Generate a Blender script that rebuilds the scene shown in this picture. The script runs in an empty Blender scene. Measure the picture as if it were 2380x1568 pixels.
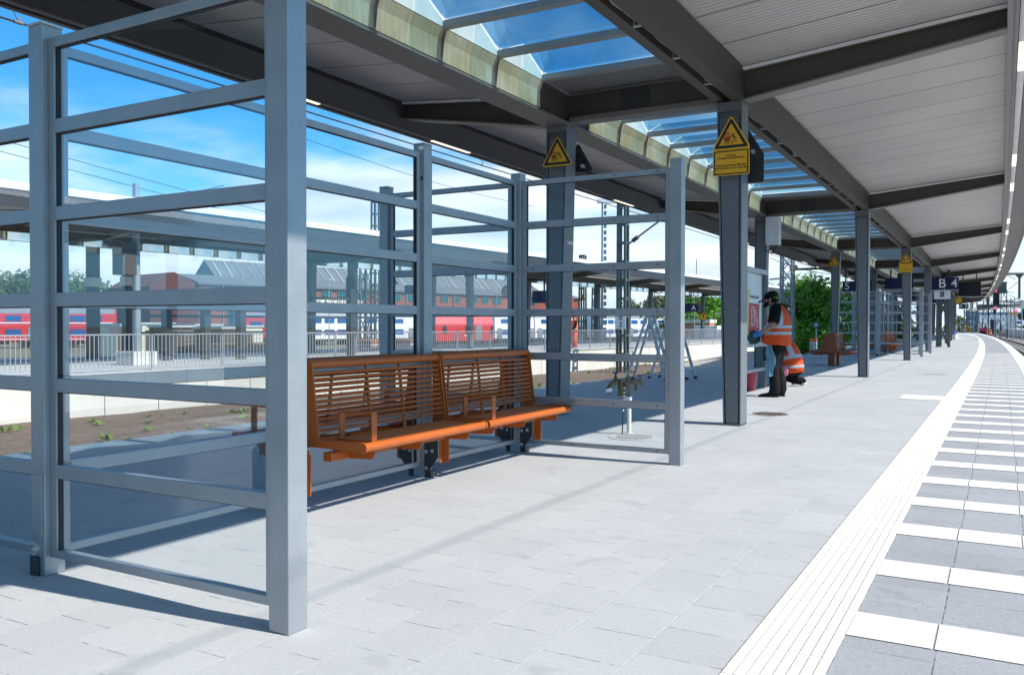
import bpy, bmesh, math, random
from mathutils import Vector, Matrix, Quaternion
SC = bpy.context.scene
COL = SC.collection
R = math.radians
rnd = random.Random(7)

# ------------------------------------------------------------------ camera
CAM_H = 1.25
F_PX = 1997.768            # focal length in units of a 2380 px wide frame
YAW, PITCH, ROLL = R(29.699), R(-0.8273), R(0.0815)
_F = Vector((-math.sin(YAW)*math.cos(PITCH), math.cos(YAW)*math.cos(PITCH), math.sin(PITCH)))
_Rr = Vector((math.cos(YAW), math.sin(YAW), 0)); _U = _Rr.cross(_F)
_R2 = _Rr*math.cos(ROLL)+_U*math.sin(ROLL); _U2 = -_Rr*math.sin(ROLL)+_U*math.cos(ROLL)
def at(u, v, d):
    """world point seen in direction (u, v) of the 2380x1568 survey frame at depth d metres"""
    return Vector((0, 0, CAM_H)) + d*(_F + _R2*((u-1190)/F_PX) + _U2*((784.5-v)/F_PX))
def on_z(u, v, z):
    r = _F + _R2*((u-1190)/F_PX) + _U2*((784.5-v)/F_PX)
    t = (z-CAM_H)/r.z
    return Vector((0, 0, CAM_H)) + r*t
cam = bpy.data.cameras.new("camera"); camo = bpy.data.objects.new("camera", cam); COL.objects.link(camo)
cam.sensor_width = 36; cam.lens = F_PX/2380*36; cam.clip_end = 3000; cam.clip_start = .05
m = Matrix((( _R2.x, _U2.x, -_F.x), (_R2.y, _U2.y, -_F.y), (_R2.z, _U2.z, -_F.z))).to_4x4()
m.translation = (0, 0, CAM_H); camo.matrix_world = m
SC.camera = camo

# ------------------------------------------------------------------ materials
MATS = {}
def new_mat(name):
    mt = bpy.data.materials.new(name); mt.use_nodes = True
    nt = mt.node_tree; MATS[name] = mt
    return mt, nt, nt.nodes, nt.links, nt.nodes['Principled BSDF']
def mat(name, col, rough=.6, metal=0, var=.12, scale=3.0, bump=0.0, bscale=60.0, spec=.5, stretch=(1, 1, 1), grime=0.0):
    """painted or plain surface with a little uneven tone and fine relief"""
    mt, nt, N, L, b = new_mat(name)
    g = N.new('ShaderNodeNewGeometry'); mp = N.new('ShaderNodeMapping'); mp.inputs['Scale'].default_value = stretch
    L.new(g.outputs['Position'], mp.inputs[0])
    n = N.new('ShaderNodeTexNoise'); n.inputs['Scale'].default_value = scale; n.inputs['Detail'].default_value = 6; n.inputs['Roughness'].default_value = .65
    L.new(mp.outputs[0], n.inputs['Vector'])
    mr = N.new('ShaderNodeMapRange'); mr.inputs[1].default_value = .3; mr.inputs[2].default_value = .7
    mr.inputs[3].default_value = 1-var; mr.inputs[4].default_value = 1+var
    L.new(n.outputs['Fac'], mr.inputs[0])
    mx = N.new('ShaderNodeMix'); mx.data_type = 'RGBA'; mx.blend_type = 'MULTIPLY'; mx.inputs['Factor'].default_value = 1
    mx.inputs['A'].default_value = (*col, 1)
    cb = N.new('ShaderNodeCombineColor')
    for i in range(3): L.new(mr.outputs[0], cb.inputs[i])
    L.new(cb.outputs[0], mx.inputs['B'])
    out = mx.outputs['Result']
    if grime:
        n3 = N.new('ShaderNodeTexNoise'); n3.inputs['Scale'].default_value = scale*4; n3.inputs['Detail'].default_value = 8
        L.new(g.outputs['Position'], n3.inputs['Vector'])
        m3 = N.new('ShaderNodeMapRange'); m3.inputs[1].default_value = .55; m3.inputs[2].default_value = .75; m3.inputs[4].default_value = grime
        L.new(n3.outputs['Fac'], m3.inputs[0])
        x3 = N.new('ShaderNodeMix'); x3.data_type = 'RGBA'; x3.inputs['B'].default_value = (col[0]*.4, col[1]*.37, col[2]*.33, 1)
        L.new(m3.outputs[0], x3.inputs['Factor']); L.new(out, x3.inputs['A']); out = x3.outputs['Result']
    L.new(out, b.inputs['Base Color'])
    r2 = N.new('ShaderNodeMapRange'); r2.inputs[3].default_value = max(.02, rough-.1); r2.inputs[4].default_value = min(1, rough+.1)
    L.new(n.outputs['Fac'], r2.inputs[0]); L.new(r2.outputs[0], b.inputs['Roughness'])
    b.inputs['Metallic'].default_value = metal; b.inputs['Specular IOR Level'].default_value = spec
    if bump:
        n2 = N.new('ShaderNodeTexNoise'); n2.inputs['Scale'].default_value = bscale; n2.inputs['Detail'].default_value = 4
        L.new(g.outputs['Position'], n2.inputs['Vector'])
        bp = N.new('ShaderNodeBump'); bp.inputs['Strength'].default_value = bump; bp.inputs['Distance'].default_value = .01
        L.new(n2.outputs['Fac'], bp.inputs['Height']); L.new(bp.outputs[0], b.inputs['Normal'])
    return mt
def emit_mat(name, col, s):
    mt, nt, N, L, b = new_mat(name)
    b.inputs['Base Color'].default_value = (*col, 1); b.inputs['Emission Color'].default_value = (*col, 1); b.inputs['Emission Strength'].default_value = s
    return mt
def glass_mat(name, tint, refl=.06, edge=.55, rough=.02, dirt=0.0):
    """thin sheet: tinted see-through plus mirror reflection growing towards grazing angles"""
    mt, nt, N, L, b = new_mat(name); N.remove(b)
    out = N['Material Output']
    tr = N.new('ShaderNodeBsdfTransparent'); tr.inputs[0].default_value = (*tint, 1)
    gl = N.new('ShaderNodeBsdfGlossy'); gl.inputs['Roughness'].default_value = rough; gl.inputs[0].default_value = (.95, .97, 1, 1)
    fr = N.new('ShaderNodeLayerWeight'); fr.inputs['Blend'].default_value = .35
    mr = N.new('ShaderNodeMapRange'); mr.inputs[3].default_value = refl; mr.inputs[4].default_value = edge
    L.new(fr.outputs['Fresnel'], mr.inputs[0])
    g = N.new('ShaderNodeNewGeometry'); n = N.new('ShaderNodeTexNoise'); n.inputs['Scale'].default_value = 1.3; n.inputs['Detail'].default_value = 1
    L.new(g.outputs['Position'], n.inputs['Vector'])
    bp = N.new('ShaderNodeBump'); bp.inputs['Strength'].default_value = .05; bp.inputs['Distance'].default_value = .03
    L.new(n.outputs['Fac'], bp.inputs['Height']); L.new(bp.outputs[0], gl.inputs['Normal'])
    mix = N.new('ShaderNodeMixShader'); L.new(mr.outputs[0], mix.inputs[0]); L.new(tr.outputs[0], mix.inputs[1]); L.new(gl.outputs[0], mix.inputs[2])
    last = mix
    if dirt:
        df = N.new('ShaderNodeBsdfDiffuse'); df.inputs[0].default_value = (.55, .56, .55, 1)
        n2 = N.new('ShaderNodeTexNoise'); n2.inputs['Scale'].default_value = 4; n2.inputs['Detail'].default_value = 9; n2.inputs['Roughness'].default_value = .75
        L.new(g.outputs['Position'], n2.inputs['Vector'])
        m2 = N.new('ShaderNodeMapRange'); m2.inputs[1].default_value = .45; m2.inputs[2].default_value = .85; m2.inputs[4].default_value = dirt
        L.new(n2.outputs['Fac'], m2.inputs[0])
        mx2 = N.new('ShaderNodeMixShader'); L.new(m2.outputs[0], mx2.inputs[0]); L.new(mix.outputs[0], mx2.inputs[1]); L.new(df.outputs[0], mx2.inputs[2]); last = mx2
    L.new(last.outputs[0], out.inputs[0])
    return mt

# ------------------------------------------------------------------ mesh builder
ROOT = {}
def c_track(y):
    """sideways shift of the gently curving platform at distance y"""
    return -(max(0.0, y-18)**2)/4800.0
class MB:
    def __init__(s): s.bm = bmesh.new()
    def box(s, x0, x1, y0, y1, z0, z1):
        v = [s.bm.verts.new(p) for p in ((x0,y0,z0),(x1,y0,z0),(x1,y1,z0),(x0,y1,z0),(x0,y0,z1),(x1,y0,z1),(x1,y1,z1),(x0,y1,z1))]
        for f in ((3,2,1,0),(4,5,6,7),(0,1,5,4),(1,2,6,5),(2,3,7,6),(3,0,4,7)): s.bm.faces.new([v[i] for i in f])
        return s
    def poly(s, pts):
        s.bm.faces.new([s.bm.verts.new(p) for p in pts]); return s
    def hexa(s, a, b):
        """solid between quad a and quad b (same winding)"""
        va = [s.bm.verts.new(p) for p in a]; vb = [s.bm.verts.new(p) for p in b]; n = len(a)
        s.bm.faces.new(va[::-1]); s.bm.faces.new(vb)
        for i in range(n): s.bm.faces.new((va[i], va[(i+1) % n], vb[(i+1) % n], vb[i]))
        return s
    def prism(s, pts, axis, a0, a1):
        f = {'x': lambda p, a: (a, p[0], p[1]), 'y': lambda p, a: (p[0], a, p[1]), 'z': lambda p, a: (p[0], p[1], a)}[axis]
        return s.hexa([f(p, a0) for p in pts], [f(p, a1) for p in pts])
    def bar(s, p, q, w, h=None, up=(0, 0, 1)):
        p = Vector(p); q = Vector(q); h = h or w; d = (q-p).normalized(); u = Vector(up)
        if abs(d.dot(u)) > .98: u = Vector((1, 0, 0)) if abs(d.x) < .9 else Vector((0, 1, 0))
        a = d.cross(u).normalized()*w/2; b = a.cross(d).normalized()*h/2
        o = ((-1,-1),(1,-1),(1,1),(-1,1))
        return s.hexa([p+a*i+b*j for i, j in o], [q+a*i+b*j for i, j in o])
    def tube(s, p, q, r, n=10, r2=None): return s.path([p, q], [r, r if r2 is None else r2], n)
    def path(s, pts, rad, n=10, sq=(1, 1), side=None, cap=True):
        pts = [Vector(p) for p in pts]
        if not isinstance(rad, (list, tuple)): rad = [rad]*len(pts)
        rings = []; prev = None
        for i, p in enumerate(pts):
            d = (pts[min(i+1, len(pts)-1)]-pts[max(i-1, 0)]).normalized()
            if prev is None:
                u = Vector(side) if side else (Vector((0, 0, 1)) if abs(d.z) < .9 else Vector((1, 0, 0)))
            else: u = prev
            a = (u-d*u.dot(d)).normalized(); prev = a; b = d.cross(a)
            r = rad[i]; rx, ry = (r if isinstance(r, (list, tuple)) else (r*sq[0], r*sq[1]))
            rings.append([s.bm.verts.new(p+a*math.cos(t)*rx+b*math.sin(t)*ry) for t in [2*math.pi*k/n for k in range(n)]])
        for A, B in zip(rings, rings[1:]):
            for k in range(n): s.bm.faces.new((A[k], A[(k+1) % n], B[(k+1) % n], B[k]))
        if cap: s.bm.faces.new(rings[0][::-1]); s.bm.faces.new(rings[-1])
        return s
    def loft(s, rings, cap=True):
        """rings: lists of points, equal counts"""
        rs = [[s.bm.verts.new(p) for p in r] for r in rings]; n = len(rs[0])
        for A, B in zip(rs, rs[1:]):
            for k in range(n): s.bm.faces.new((A[k], A[(k+1) % n], B[(k+1) % n], B[k]))
        if cap: s.bm.faces.new(rs[0][::-1]); s.bm.faces.new(rs[-1])
        return s
    def lathe(s, prof, c=(0, 0, 0), axis=(0, 0, 1), n=16):
        return s.path([Vector(c)+Vector(axis)*z for r, z in prof], [max(r, 1e-4) for r, z in prof], n) if False else s._lathe(prof, Vector(c), Vector(axis).normalized(), n)
    def _lathe(s, prof, c, ax, n):
        u = Vector((1, 0, 0)) if abs(ax.x) < .9 else Vector((0, 1, 0)); a = (u-ax*u.dot(ax)).normalized(); b = ax.cross(a)
        return s.loft([[c+ax*z+a*math.cos(2*math.pi*k/n)*max(r, 1e-4)+b*math.sin(2*math.pi*k/n)*max(r, 1e-4) for k in range(n)] for r, z in prof])
    def ball(s, c, r, sub=2):
        rr = r if isinstance(r, (tuple, list)) else (r, r, r)
        mtx = Matrix.Translation(c) @ Matrix.Diagonal((*rr, 1))
        bmesh.ops.create_icosphere(s.bm, subdivisions=sub, radius=1, matrix=mtx); return s
    def build(s, name, material=None, parent=None, smooth=False, bevel=0, curve=None, local=False, flip=False, xf=None):
        bm = s.bm
        bmesh.ops.recalc_face_normals(bm, faces=bm.faces)
        if bevel:
            es = [e for e in bm.edges if len(e.link_faces) == 2 and e.calc_face_angle(0) > .6]
            bmesh.ops.bevel(bm, geom=es, offset=bevel, segments=2, affect='EDGES', profile=.6, clamp_overlap=True)
        if xf:
            for v in bm.verts: v.co = xf(v.co)
        if curve:
            for v in bm.verts: v.co.x += curve(v.co.y)
        o = None
        if parent is not None and not local:
            off = ROOT.get(parent, Vector())
            for v in bm.verts: v.co -= off
        me = bpy.data.meshes.new(name); bm.to_mesh(me); bm.free()
        if smooth:
            for p in me.polygons: p.use_smooth = True
            if smooth != 'all':
                try: me.set_sharp_from_angle(angle=R(40))
                except Exception: pass
        for mt in (material if isinstance(material, (list, tuple)) else [material]):
            if mt: me.materials.append(MATS[mt] if isinstance(mt, str) else mt)
        o = bpy.data.objects.new(name, me); COL.objects.link(o)
        if parent is not None:
            o.parent = parent; ROOT[o] = ROOT.get(parent, Vector())
        return o
def tag(o, label, cat, group=None):
    o['label'] = label; o['category'] = cat
    if group: o['group'] = group
    return o
def thing(name, label, cat, loc=(0, 0, 0), rz=0, group=None):
    o = bpy.data.objects.new(name, None); COL.objects.link(o); o.empty_display_size = .2
    o.location = loc; o.rotation_euler = (0, 0, rz); ROOT[o] = Vector(loc)
    return tag(o, label, cat, group)
def struct(o, kind='structure'): o['kind'] = kind; return o
def copy_tree(o, parent=None):
    c = o.copy(); COL.objects.link(c)
    if parent is not None: c.parent = parent
    for ch in [k for k in bpy.data.objects if k.parent == o]: copy_tree(ch, c)
    return c
def text_mb(body, size, loc, right, up, depth=.004, align='CENTER', stretch=1.0, bold=0.0):
    """lettering as a solid mesh standing on the plane spanned by right/up; returns an MB"""
    cu = bpy.data.curves.new('lettering', 'FONT'); cu.body = body; cu.size = size; cu.align_x = align; cu.align_y = 'CENTER'
    cu.extrude = depth; cu.offset = bold; cu.resolution_u = 3
    o = bpy.data.objects.new('lettering', cu); COL.objects.link(o)
    dg = bpy.context.evaluated_depsgraph_get(); dg.update()
    me = bpy.data.meshes.new_from_object(o.evaluated_get(dg))
    bpy.data.objects.remove(o); bpy.data.curves.remove(cu)
    right = Vector(right).normalized(); up = Vector(up).normalized(); nn = right.cross(up)
    for v in me.vertices: v.co = Vector(loc)+right*v.co.x*stretch+up*v.co.y+nn*v.co.z
    b = MB(); b.bm.from_mesh(me); bpy.data.meshes.remove(me)
    return b
# ------------------------------------------------------------------ plain materials
mat('alu', (.35, .375, .395), .42, .5, .10, 5, .12, 180, grime=.10)                       # coated shelter profiles
mat('galv', (.56, .57, .58), .5, .6, .12, 5)
mat('gasket', (.015, .015, .018), .6)
mat('plate_black', (.035, .036, .04), .5, .1, .2, 6, .1, 90)
mat('bolt', (.55, .55, .55), .3, .9, .05)
mat('bench_orange_shaded', (.21, .052, .016), .5, 0, .08, 3)  # bench orange darkened to paint in the shade on the free standing benches
mat('bench_orange', (.44, .100, .011), .42, 0, .07, 3, .06, 120)
mat('steel_column', (.145, .157, .172), .42, .1, .06, 1.0, .05, 60, grime=.12)
mat('steel_beam', (.074, .067, .055), .5, .1, .10, .8, .05, 40, grime=.25)
mat('steel_flange', (.165, .155, .14), .5, .1, .12, 1.0, grime=.3)
mat('fascia_dark', (.040, .043, .048), .5, .1, .1, .6)
mat('fascia_white', (.78, .79, .8), .5)
mat('roof_sheet', (.42, .43, .44), .7)
mat('white_trim', (.80, .80, .78), .5, 0, .08, 2)
mat('zinc', (.20, .205, .21), .5, .4, .1, 2)
mat('gable_white', (.72, .71, .66), .6, 0, .1, 3, grime=.2)
mat('skybar', (.27, .285, .28), .5, .1, .12, 3, grime=.3)
mat('cable', (.02, .02, .022), .6)
mat('cable_grey', (.25, .25, .25), .6)
mat('sign_yellow', (.82, .42, .012), .4, 0, .03)
mat('sign_black', (.012, .012, .013), .45)
mat('sign_red', (.30, .012, .02), .45)
mat('sign_back', (.05, .055, .06), .4, .3)
mat('sign_blue', (.006, .008, .060), .35, 0, .03)
mat('sign_white', (.82, .83, .84), .4, 0, .03)
mat('screen_black', (.004, .004, .010), .25)
mat('box_white', (.66, .67, .68), .45)
mat('concrete_pale', (.62, .585, .52), .8, 0, .1, .8, .3, 30, grime=.15)
mat('concrete', (.42, .42, .41), .85, 0, .12, 1.5, .3, 30)
mat('kerb_white', (.74, .72, .66), .8, 0, .08, 9, grime=.3)
mat('rail_steel', (.09, .065, .05), .5, .6, .2, 4)
mat('rail_top', (.6, .6, .6), .25, 1)
mat('sleeper', (.33, .31, .28), .85)
mat('mast_green', (.085, .11, .10), .6, .1, .15, 2)
mat('mast_grey', (.30, .33, .34), .5, .4, .1, 2)
mat('fence_galv', (.52, .53, .55), .45, .5, .08)
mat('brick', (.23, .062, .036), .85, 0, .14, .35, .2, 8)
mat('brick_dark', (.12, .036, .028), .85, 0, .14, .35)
mat('slate', (.125, .125, .13), .8, 0, .2, .4, stretch=(1, .4, 1))
mat('slate_line', (.30, .30, .30), .7)
mat('win_teal', (.05, .26, .24), .5)
mat('win_dark', (.02, .035, .05), .15, 0, .1, .5)
mat('win_blue', (.02, .09, .26), .12, 0, .2, .3)
mat('train_red', (.62, .025, .03), .35, 0, .05, .3)
mat('train_white', (.78, .79, .80), .35, 0, .04, .3)
mat('train_grey', (.24, .25, .27), .5, .2)
mat('train_dark', (.03, .03, .035), .6)
mat('cream', (.70, .65, .52), .6, 0, .06, .5)
mat('dull_brown', (.075, .055, .05), .7)
mat('pallet_orange', (.52, .20, .09), .7)
mat('red_plastic', (.42, .02, .05), .35)
mat('blue_plastic', (.02, .13, .5), .4)
mat('green_plastic', (.02, .45, .15), .4)
mat('brass', (.17, .135, .085), .5, .6, .2, 12, .2, 80)
mat('pipe_white', (.62, .63, .64), .4, 0, .06)
mat('wheel_blue', (.05, .06, .14), .4)
mat('bark', (.075, .055, .04), .9, 0, .3, 4, .4, 30)
mat('timber', (.33, .25, .17), .85)
# leaves with slightly different greens and a little translucency
def leaf_mat(name, a, b_):
    mt, nt, N, L, b = new_mat(name)
    g = N.new('ShaderNodeNewGeometry'); n = N.new('ShaderNodeTexNoise'); n.inputs['Scale'].default_value = .7; n.inputs['Detail'].default_value = 6
    L.new(g.outputs['Position'], n.inputs['Vector'])
    wn = N.new('ShaderNodeTexWhiteNoise'); L.new(g.outputs['Position'], wn.inputs['Vector'])
    ad = N.new('ShaderNodeMath'); ad.operation = 'MULTIPLY_ADD'; ad.inputs[1].default_value = .12; L.new(wn.outputs['Value'], ad.inputs[0]); L.new(n.outputs['Fac'], ad.inputs[2])
    cr = N.new('ShaderNodeValToRGB'); cr.color_ramp.elements[0].position = .38; cr.color_ramp.elements[1].position = .72
    cr.color_ramp.elements[0].color = (*a, 1); cr.color_ramp.elements[1].color = (*b_, 1); L.new(ad.outputs[0], cr.inputs[0])
    L.new(cr.outputs[0], b.inputs['Base Color']); b.inputs['Roughness'].default_value = .55
    tl = N.new('ShaderNodeBsdfTranslucent'); L.new(cr.outputs[0], tl.inputs[0])
    mx = N.new('ShaderNodeMixShader'); mx.inputs[0].default_value = .35; L.new(b.outputs[0], mx.inputs[1]); L.new(tl.outputs[0], mx.inputs[2])
    L.new(mx.outputs[0], N['Material Output'].inputs[0])
leaf_mat('leaf_bright', (.06, .20, .010), (.16, .38, .03))
leaf_mat('leaf_mid', (.055, .105, .022), (.12, .19, .04))
leaf_mat('leaf_olive', (.075, .09, .026), (.16, .17, .05))
leaf_mat('leaf_weed', (.10, .18, .02), (.20, .32, .05))
# people
mat('hivis', (1.0, .14, .012), .55, 0, .05, 8, .15, 40)
mat('reflex', (.40, .40, .41), .4, .2, .05)
mat('skin', (.34, .175, .115), .5, 0, .08, 20)
mat('cloth_black', (.010, .010, .011), .9, 0, .2, 20, .2, 60, spec=.1)
mat('cloth_trouser', (.016, .0145, .015), .9, 0, .3, 12, .3, 40, spec=.12)
mat('cloth_maroon', (.22, .02, .05), .8)
mat('glove_blue', (.03, .22, .55), .45)
mat('rag_green', (.03, .075, .075), .8, 0, .2, 20)
mat('towel_blue', (.25, .45, .58), .85, 0, .1, 20, .2, 60)
mat('towel_pink', (.72, .22, .35), .85, 0, .1, 20)
mat('beard', (.012, .009, .007), .9, spec=.15)
mat('shoe_black', (.014, .014, .015), .6, spec=.2)
mat('shoe_white', (.75, .75, .75), .6)
mat('poster_yellow', (.78, .56, .02), .5, 0, .06, 6)
mat('poster_yellow_pale', (.62, .52, .12), .5, 0, .08, 6)
mat('poster_red', (.50, .02, .045), .6, spec=.2)
mat('poster_white', (.72, .75, .76), .5)
mat('ink', (.02, .02, .02), .6)
mat('tactile', (.80, .775, .70), .75, 0, .07, 22, .25, 160, grime=.30)
mat('tactile_groove', (.62, .60, .54), .85)
mat('stripe_white', (.76, .745, .70), .8, 0, .07, 22, .3, 160, grime=.30)
mat('manhole_iron', (.20, .155, .13), .7, .3, .3, 10)
emit_mat('lamp_on', (1, .88, .70), .9)
emit_mat('signal_red', (1, .02, .05), 6)
glass_mat('polycarb', (.955, .975, .985), .0, .15, .01, dirt=.003)
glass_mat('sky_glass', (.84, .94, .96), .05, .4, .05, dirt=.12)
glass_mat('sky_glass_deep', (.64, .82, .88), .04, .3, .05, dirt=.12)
glass_mat('pane', (.93, .95, .95), .0, .04, .02)

# ribbed soffit sheet: seams every 0.97 m and fine ribs, both running across the platform
def soffit(name, col):
    mt, nt, N, L, b = new_mat(name)
    g = N.new('ShaderNodeNewGeometry'); s = N.new('ShaderNodeSeparateXYZ'); L.new(g.outputs['Position'], s.inputs[0])
    def math_(op, a, bv=None, c=None):
        n = N.new('ShaderNodeMath'); n.operation = op
        for i, x in enumerate((a, bv, c)):
            if x is None: continue
            if isinstance(x, (int, float)): n.inputs[i].default_value = x
            else: L.new(x, n.inputs[i])
        return n.outputs[0]
    y = s.outputs['Y']
    seam = math_('LESS_THAN', math_('FRACT', math_('DIVIDE', y, .97)), .026)
    rib = math_('SINE', math_('MULTIPLY', y, 2*math.pi/.085))
    ribl = math_('GREATER_THAN', rib, .75)
    n = N.new('ShaderNodeTexNoise'); n.inputs['Scale'].default_value = .6; n.inputs['Detail'].default_value = 5; L.new(g.outputs['Position'], n.inputs['Vector'])
    mr = N.new('ShaderNodeMapRange'); mr.inputs[1].default_value = .3; mr.inputs[2].default_value = .7; mr.inputs[3].default_value = .88; mr.inputs[4].default_value = 1.1; L.new(n.outputs['Fac'], mr.inputs[0])
    k = math_('MULTIPLY', mr.outputs[0], math_('SUBTRACT', math_('SUBTRACT', 1.0, math_('MULTIPLY', seam, .88)), math_('MULTIPLY', ribl, .09)))
    cb = N.new('ShaderNodeCombineColor')
    for i in range(3): L.new(math_('MULTIPLY', k, col[i]), cb.inputs[i])
    L.new(cb.outputs[0], b.inputs['Base Color']); b.inputs['Roughness'].default_value = .38
    bp = N.new('ShaderNodeBump'); bp.inputs['Strength'].default_value = .5; bp.inputs['Distance'].default_value = .008; L.new(rib, bp.inputs['Height']); L.new(bp.outputs[0], b.inputs['Normal'])
soffit('soffit', (.46, .445, .435))
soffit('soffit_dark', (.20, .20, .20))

# stained facing of the beam under the skylights: vertical streaks and a paler strip before each rib
def stained():
    mt, nt, N, L, b = new_mat('stained_facing')
    g = N.new('ShaderNodeNewGeometry'); mp = N.new('ShaderNodeMapping'); mp.inputs['Scale'].default_value = (1, 14, .7); L.new(g.outputs['Position'], mp.inputs[0])
    n = N.new('ShaderNodeTexNoise'); n.inputs['Scale'].default_value = 2.2; n.inputs['Detail'].default_value = 7; L.new(mp.outputs[0], n.inputs['Vector'])
    n2 = N.new('ShaderNodeTexNoise'); n2.inputs['Scale'].default_value = 1.6; n2.inputs['Detail'].default_value = 4; L.new(g.outputs['Position'], n2.inputs['Vector'])
    ad = N.new('ShaderNodeMath'); ad.operation = 'MULTIPLY_ADD'; ad.inputs[1].default_value = .55; L.new(n.outputs['Fac'], ad.inputs[0]); L.new(n2.outputs['Fac'], ad.inputs[2])
    cr = N.new('ShaderNodeValToRGB'); e = cr.color_ramp.elements
    e[0].position = .52; e[0].color = (.30, .25, .135, 1); e[1].position = 1.0; e[1].color = (.50, .47, .37, 1)
    m_ = e.new(.75); m_.color = (.39, .335, .20, 1)
    L.new(ad.outputs[0], cr.inputs[0]); L.new(cr.outputs[0], b.inputs['Base Color']); b.inputs['Roughness'].default_value = .55
stained()

# paving: square slabs in staggered rows along the platform
def paving(name, c1, c2, joint_long, joint_cross, w=.325, row=.33, x0=-.87, warm=.0):
    mt, nt, N, L, b = new_mat(name)
    g = N.new('ShaderNodeNewGeometry'); s = N.new('ShaderNodeSeparateXYZ'); L.new(g.outputs['Position'], s.inputs[0])
    def M(op, a, bv=None, c=None):
        n = N.new('ShaderNodeMath'); n.operation = op
        for i, x in enumerate((a, bv, c)):
            if x is None: continue
            if isinstance(x, (int, float)): n.inputs[i].default_value = x
            else: L.new(x, n.inputs[i])
        return n.outputs[0]
    gx = M('DIVIDE', M('SUBTRACT', s.outputs['X'], x0), row); rowi = M('FLOOR', gx); fx = M('FRACT', gx)
    jit = N.new('ShaderNodeTexWhiteNoise'); jit.noise_dimensions = '1D'; L.new(rowi, jit.inputs['W'])
    gy = M('ADD', M('DIVIDE', s.outputs['Y'], w), M('ADD', M('MULTIPLY', rowi, .5), M('MULTIPLY', jit.outputs['Value'], .12)))
    coli = M('FLOOR', gy); fy = M('FRACT', gy)
    dx = M('MULTIPLY', M('MINIMUM', fx, M('SUBTRACT', 1.0, fx)), row); dy = M('MULTIPLY', M('MINIMUM', fy, M('SUBTRACT', 1.0, fy)), w)
    nw = N.new('ShaderNodeTexNoise'); nw.inputs['Scale'].default_value = 14; nw.inputs['Detail'].default_value = 3; L.new(g.outputs['Position'], nw.inputs['Vector'])
    def line(d, half):
        mr = N.new('ShaderNodeMapRange'); mr.inputs[1].default_value = half*.35; mr.inputs[2].default_value = half; mr.inputs[3].default_value = 1; mr.inputs[4].default_value = 0
        L.new(d, mr.inputs[0]); return mr.outputs[0]
    def fade(lo, hi):
        mr = N.new('ShaderNodeMapRange'); mr.inputs[1].default_value = lo; mr.inputs[2].default_value = hi; L.new(nw.outputs['Fac'], mr.inputs[0]); return mr.outputs[0]
    jl = M('MULTIPLY', line(dx, .0042), fade(.36, .62)); jc = M('MULTIPLY', line(dy, .004), fade(.40, .60))
    wn = N.new('ShaderNodeTexWhiteNoise'); wn.noise_dimensions = '2D'; cv = N.new('ShaderNodeCombineXYZ'); L.new(rowi, cv.inputs[0]); L.new(coli, cv.inputs[1]); L.new(cv.outputs[0], wn.inputs['Vector'])
    n1 = N.new('ShaderNodeTexNoise'); n1.inputs['Scale'].default_value = 1.7; n1.inputs['Detail'].default_value = 7; n1.inputs['Roughness'].default_value = .6; L.new(g.outputs['Position'], n1.inputs['Vector'])
    n2 = N.new('ShaderNodeTexNoise'); n2.inputs['Scale'].default_value = 170; n2.inputs['Detail'].default_value = 3; L.new(g.outputs['Position'], n2.inputs['Vector'])
    n3 = N.new('ShaderNodeTexNoise'); n3.inputs['Scale'].default_value = .22; n3.inputs['Detail'].default_value = 3; L.new(g.outputs['Position'], n3.inputs['Vector'])
    k = M('ADD', M('ADD', .11, M('MULTIPLY', wn.outputs['Value'], .24)), M('MULTIPLY', n1.outputs['Fac'], .75))
    k = M('ADD', M('SUBTRACT', k, .1), M('MULTIPLY', M('SUBTRACT', n2.outputs['Fac'], .5), 2.0))
    k = M('ADD', k, M('MULTIPLY', M('SUBTRACT', n3.outputs['Fac'], .5), .9))
    n4 = N.new('ShaderNodeTexNoise'); n4.inputs['Scale'].default_value = 42; n4.inputs['Detail'].default_value = 6; n4.inputs['Roughness'].default_value = .8; L.new(g.outputs['Position'], n4.inputs['Vector'])
    k = M('ADD', k, M('MULTIPLY', M('SUBTRACT', n4.outputs['Fac'], .5), 1.6))
    n5 = N.new('ShaderNodeTexNoise'); n5.inputs['Scale'].default_value = 3.1; n5.inputs['Detail'].default_value = 8; n5.inputs['Distortion'].default_value = .6; L.new(g.outputs['Position'], n5.inputs['Vector'])
    st = N.new('ShaderNodeMapRange'); st.inputs[1].default_value = .62; st.inputs[2].default_value = .78; st.inputs[4].default_value = .9; L.new(n5.outputs['Fac'], st.inputs[0])
    k = M('SUBTRACT', k, st.outputs[0])
    mx = N.new('ShaderNodeMix'); mx.data_type = 'RGBA'; mx.inputs['A'].default_value = (*c1, 1); mx.inputs['B'].default_value = (*c2, 1); L.new(k, mx.inputs['Factor'])
    m2 = N.new('ShaderNodeMix'); m2.data_type = 'RGBA'; m2.inputs['B'].default_value = (*joint_cross, 1); L.new(jc, m2.inputs['Factor']); L.new(mx.outputs['Result'], m2.inputs['A'])
    m3 = N.new('ShaderNodeMix'); m3.data_type = 'RGBA'; m3.inputs['B'].default_value = (*joint_long, 1); L.new(jl, m3.inputs['Factor']); L.new(m2.outputs['Result'], m3.inputs['A'])
    L.new(m3.outputs['Result'], b.inputs['Base Color']); b.inputs['Roughness'].default_value = .78; b.inputs['Specular IOR Level'].default_value = .35
    h = M('SUBTRACT', M('MULTIPLY', n2.outputs['Fac'], .35), M('MAXIMUM', jl, jc))
    bp = N.new('ShaderNodeBump'); bp.inputs['Strength'].default_value = .45; bp.inputs['Distance'].default_value = .003; L.new(h, bp.inputs['Height']); L.new(bp.outputs[0], b.inputs['Normal'])
paving('paving_light', (.355, .365, .375), (.475, .485, .49), (.505, .51, .51), (.15, .15, .15))
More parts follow.
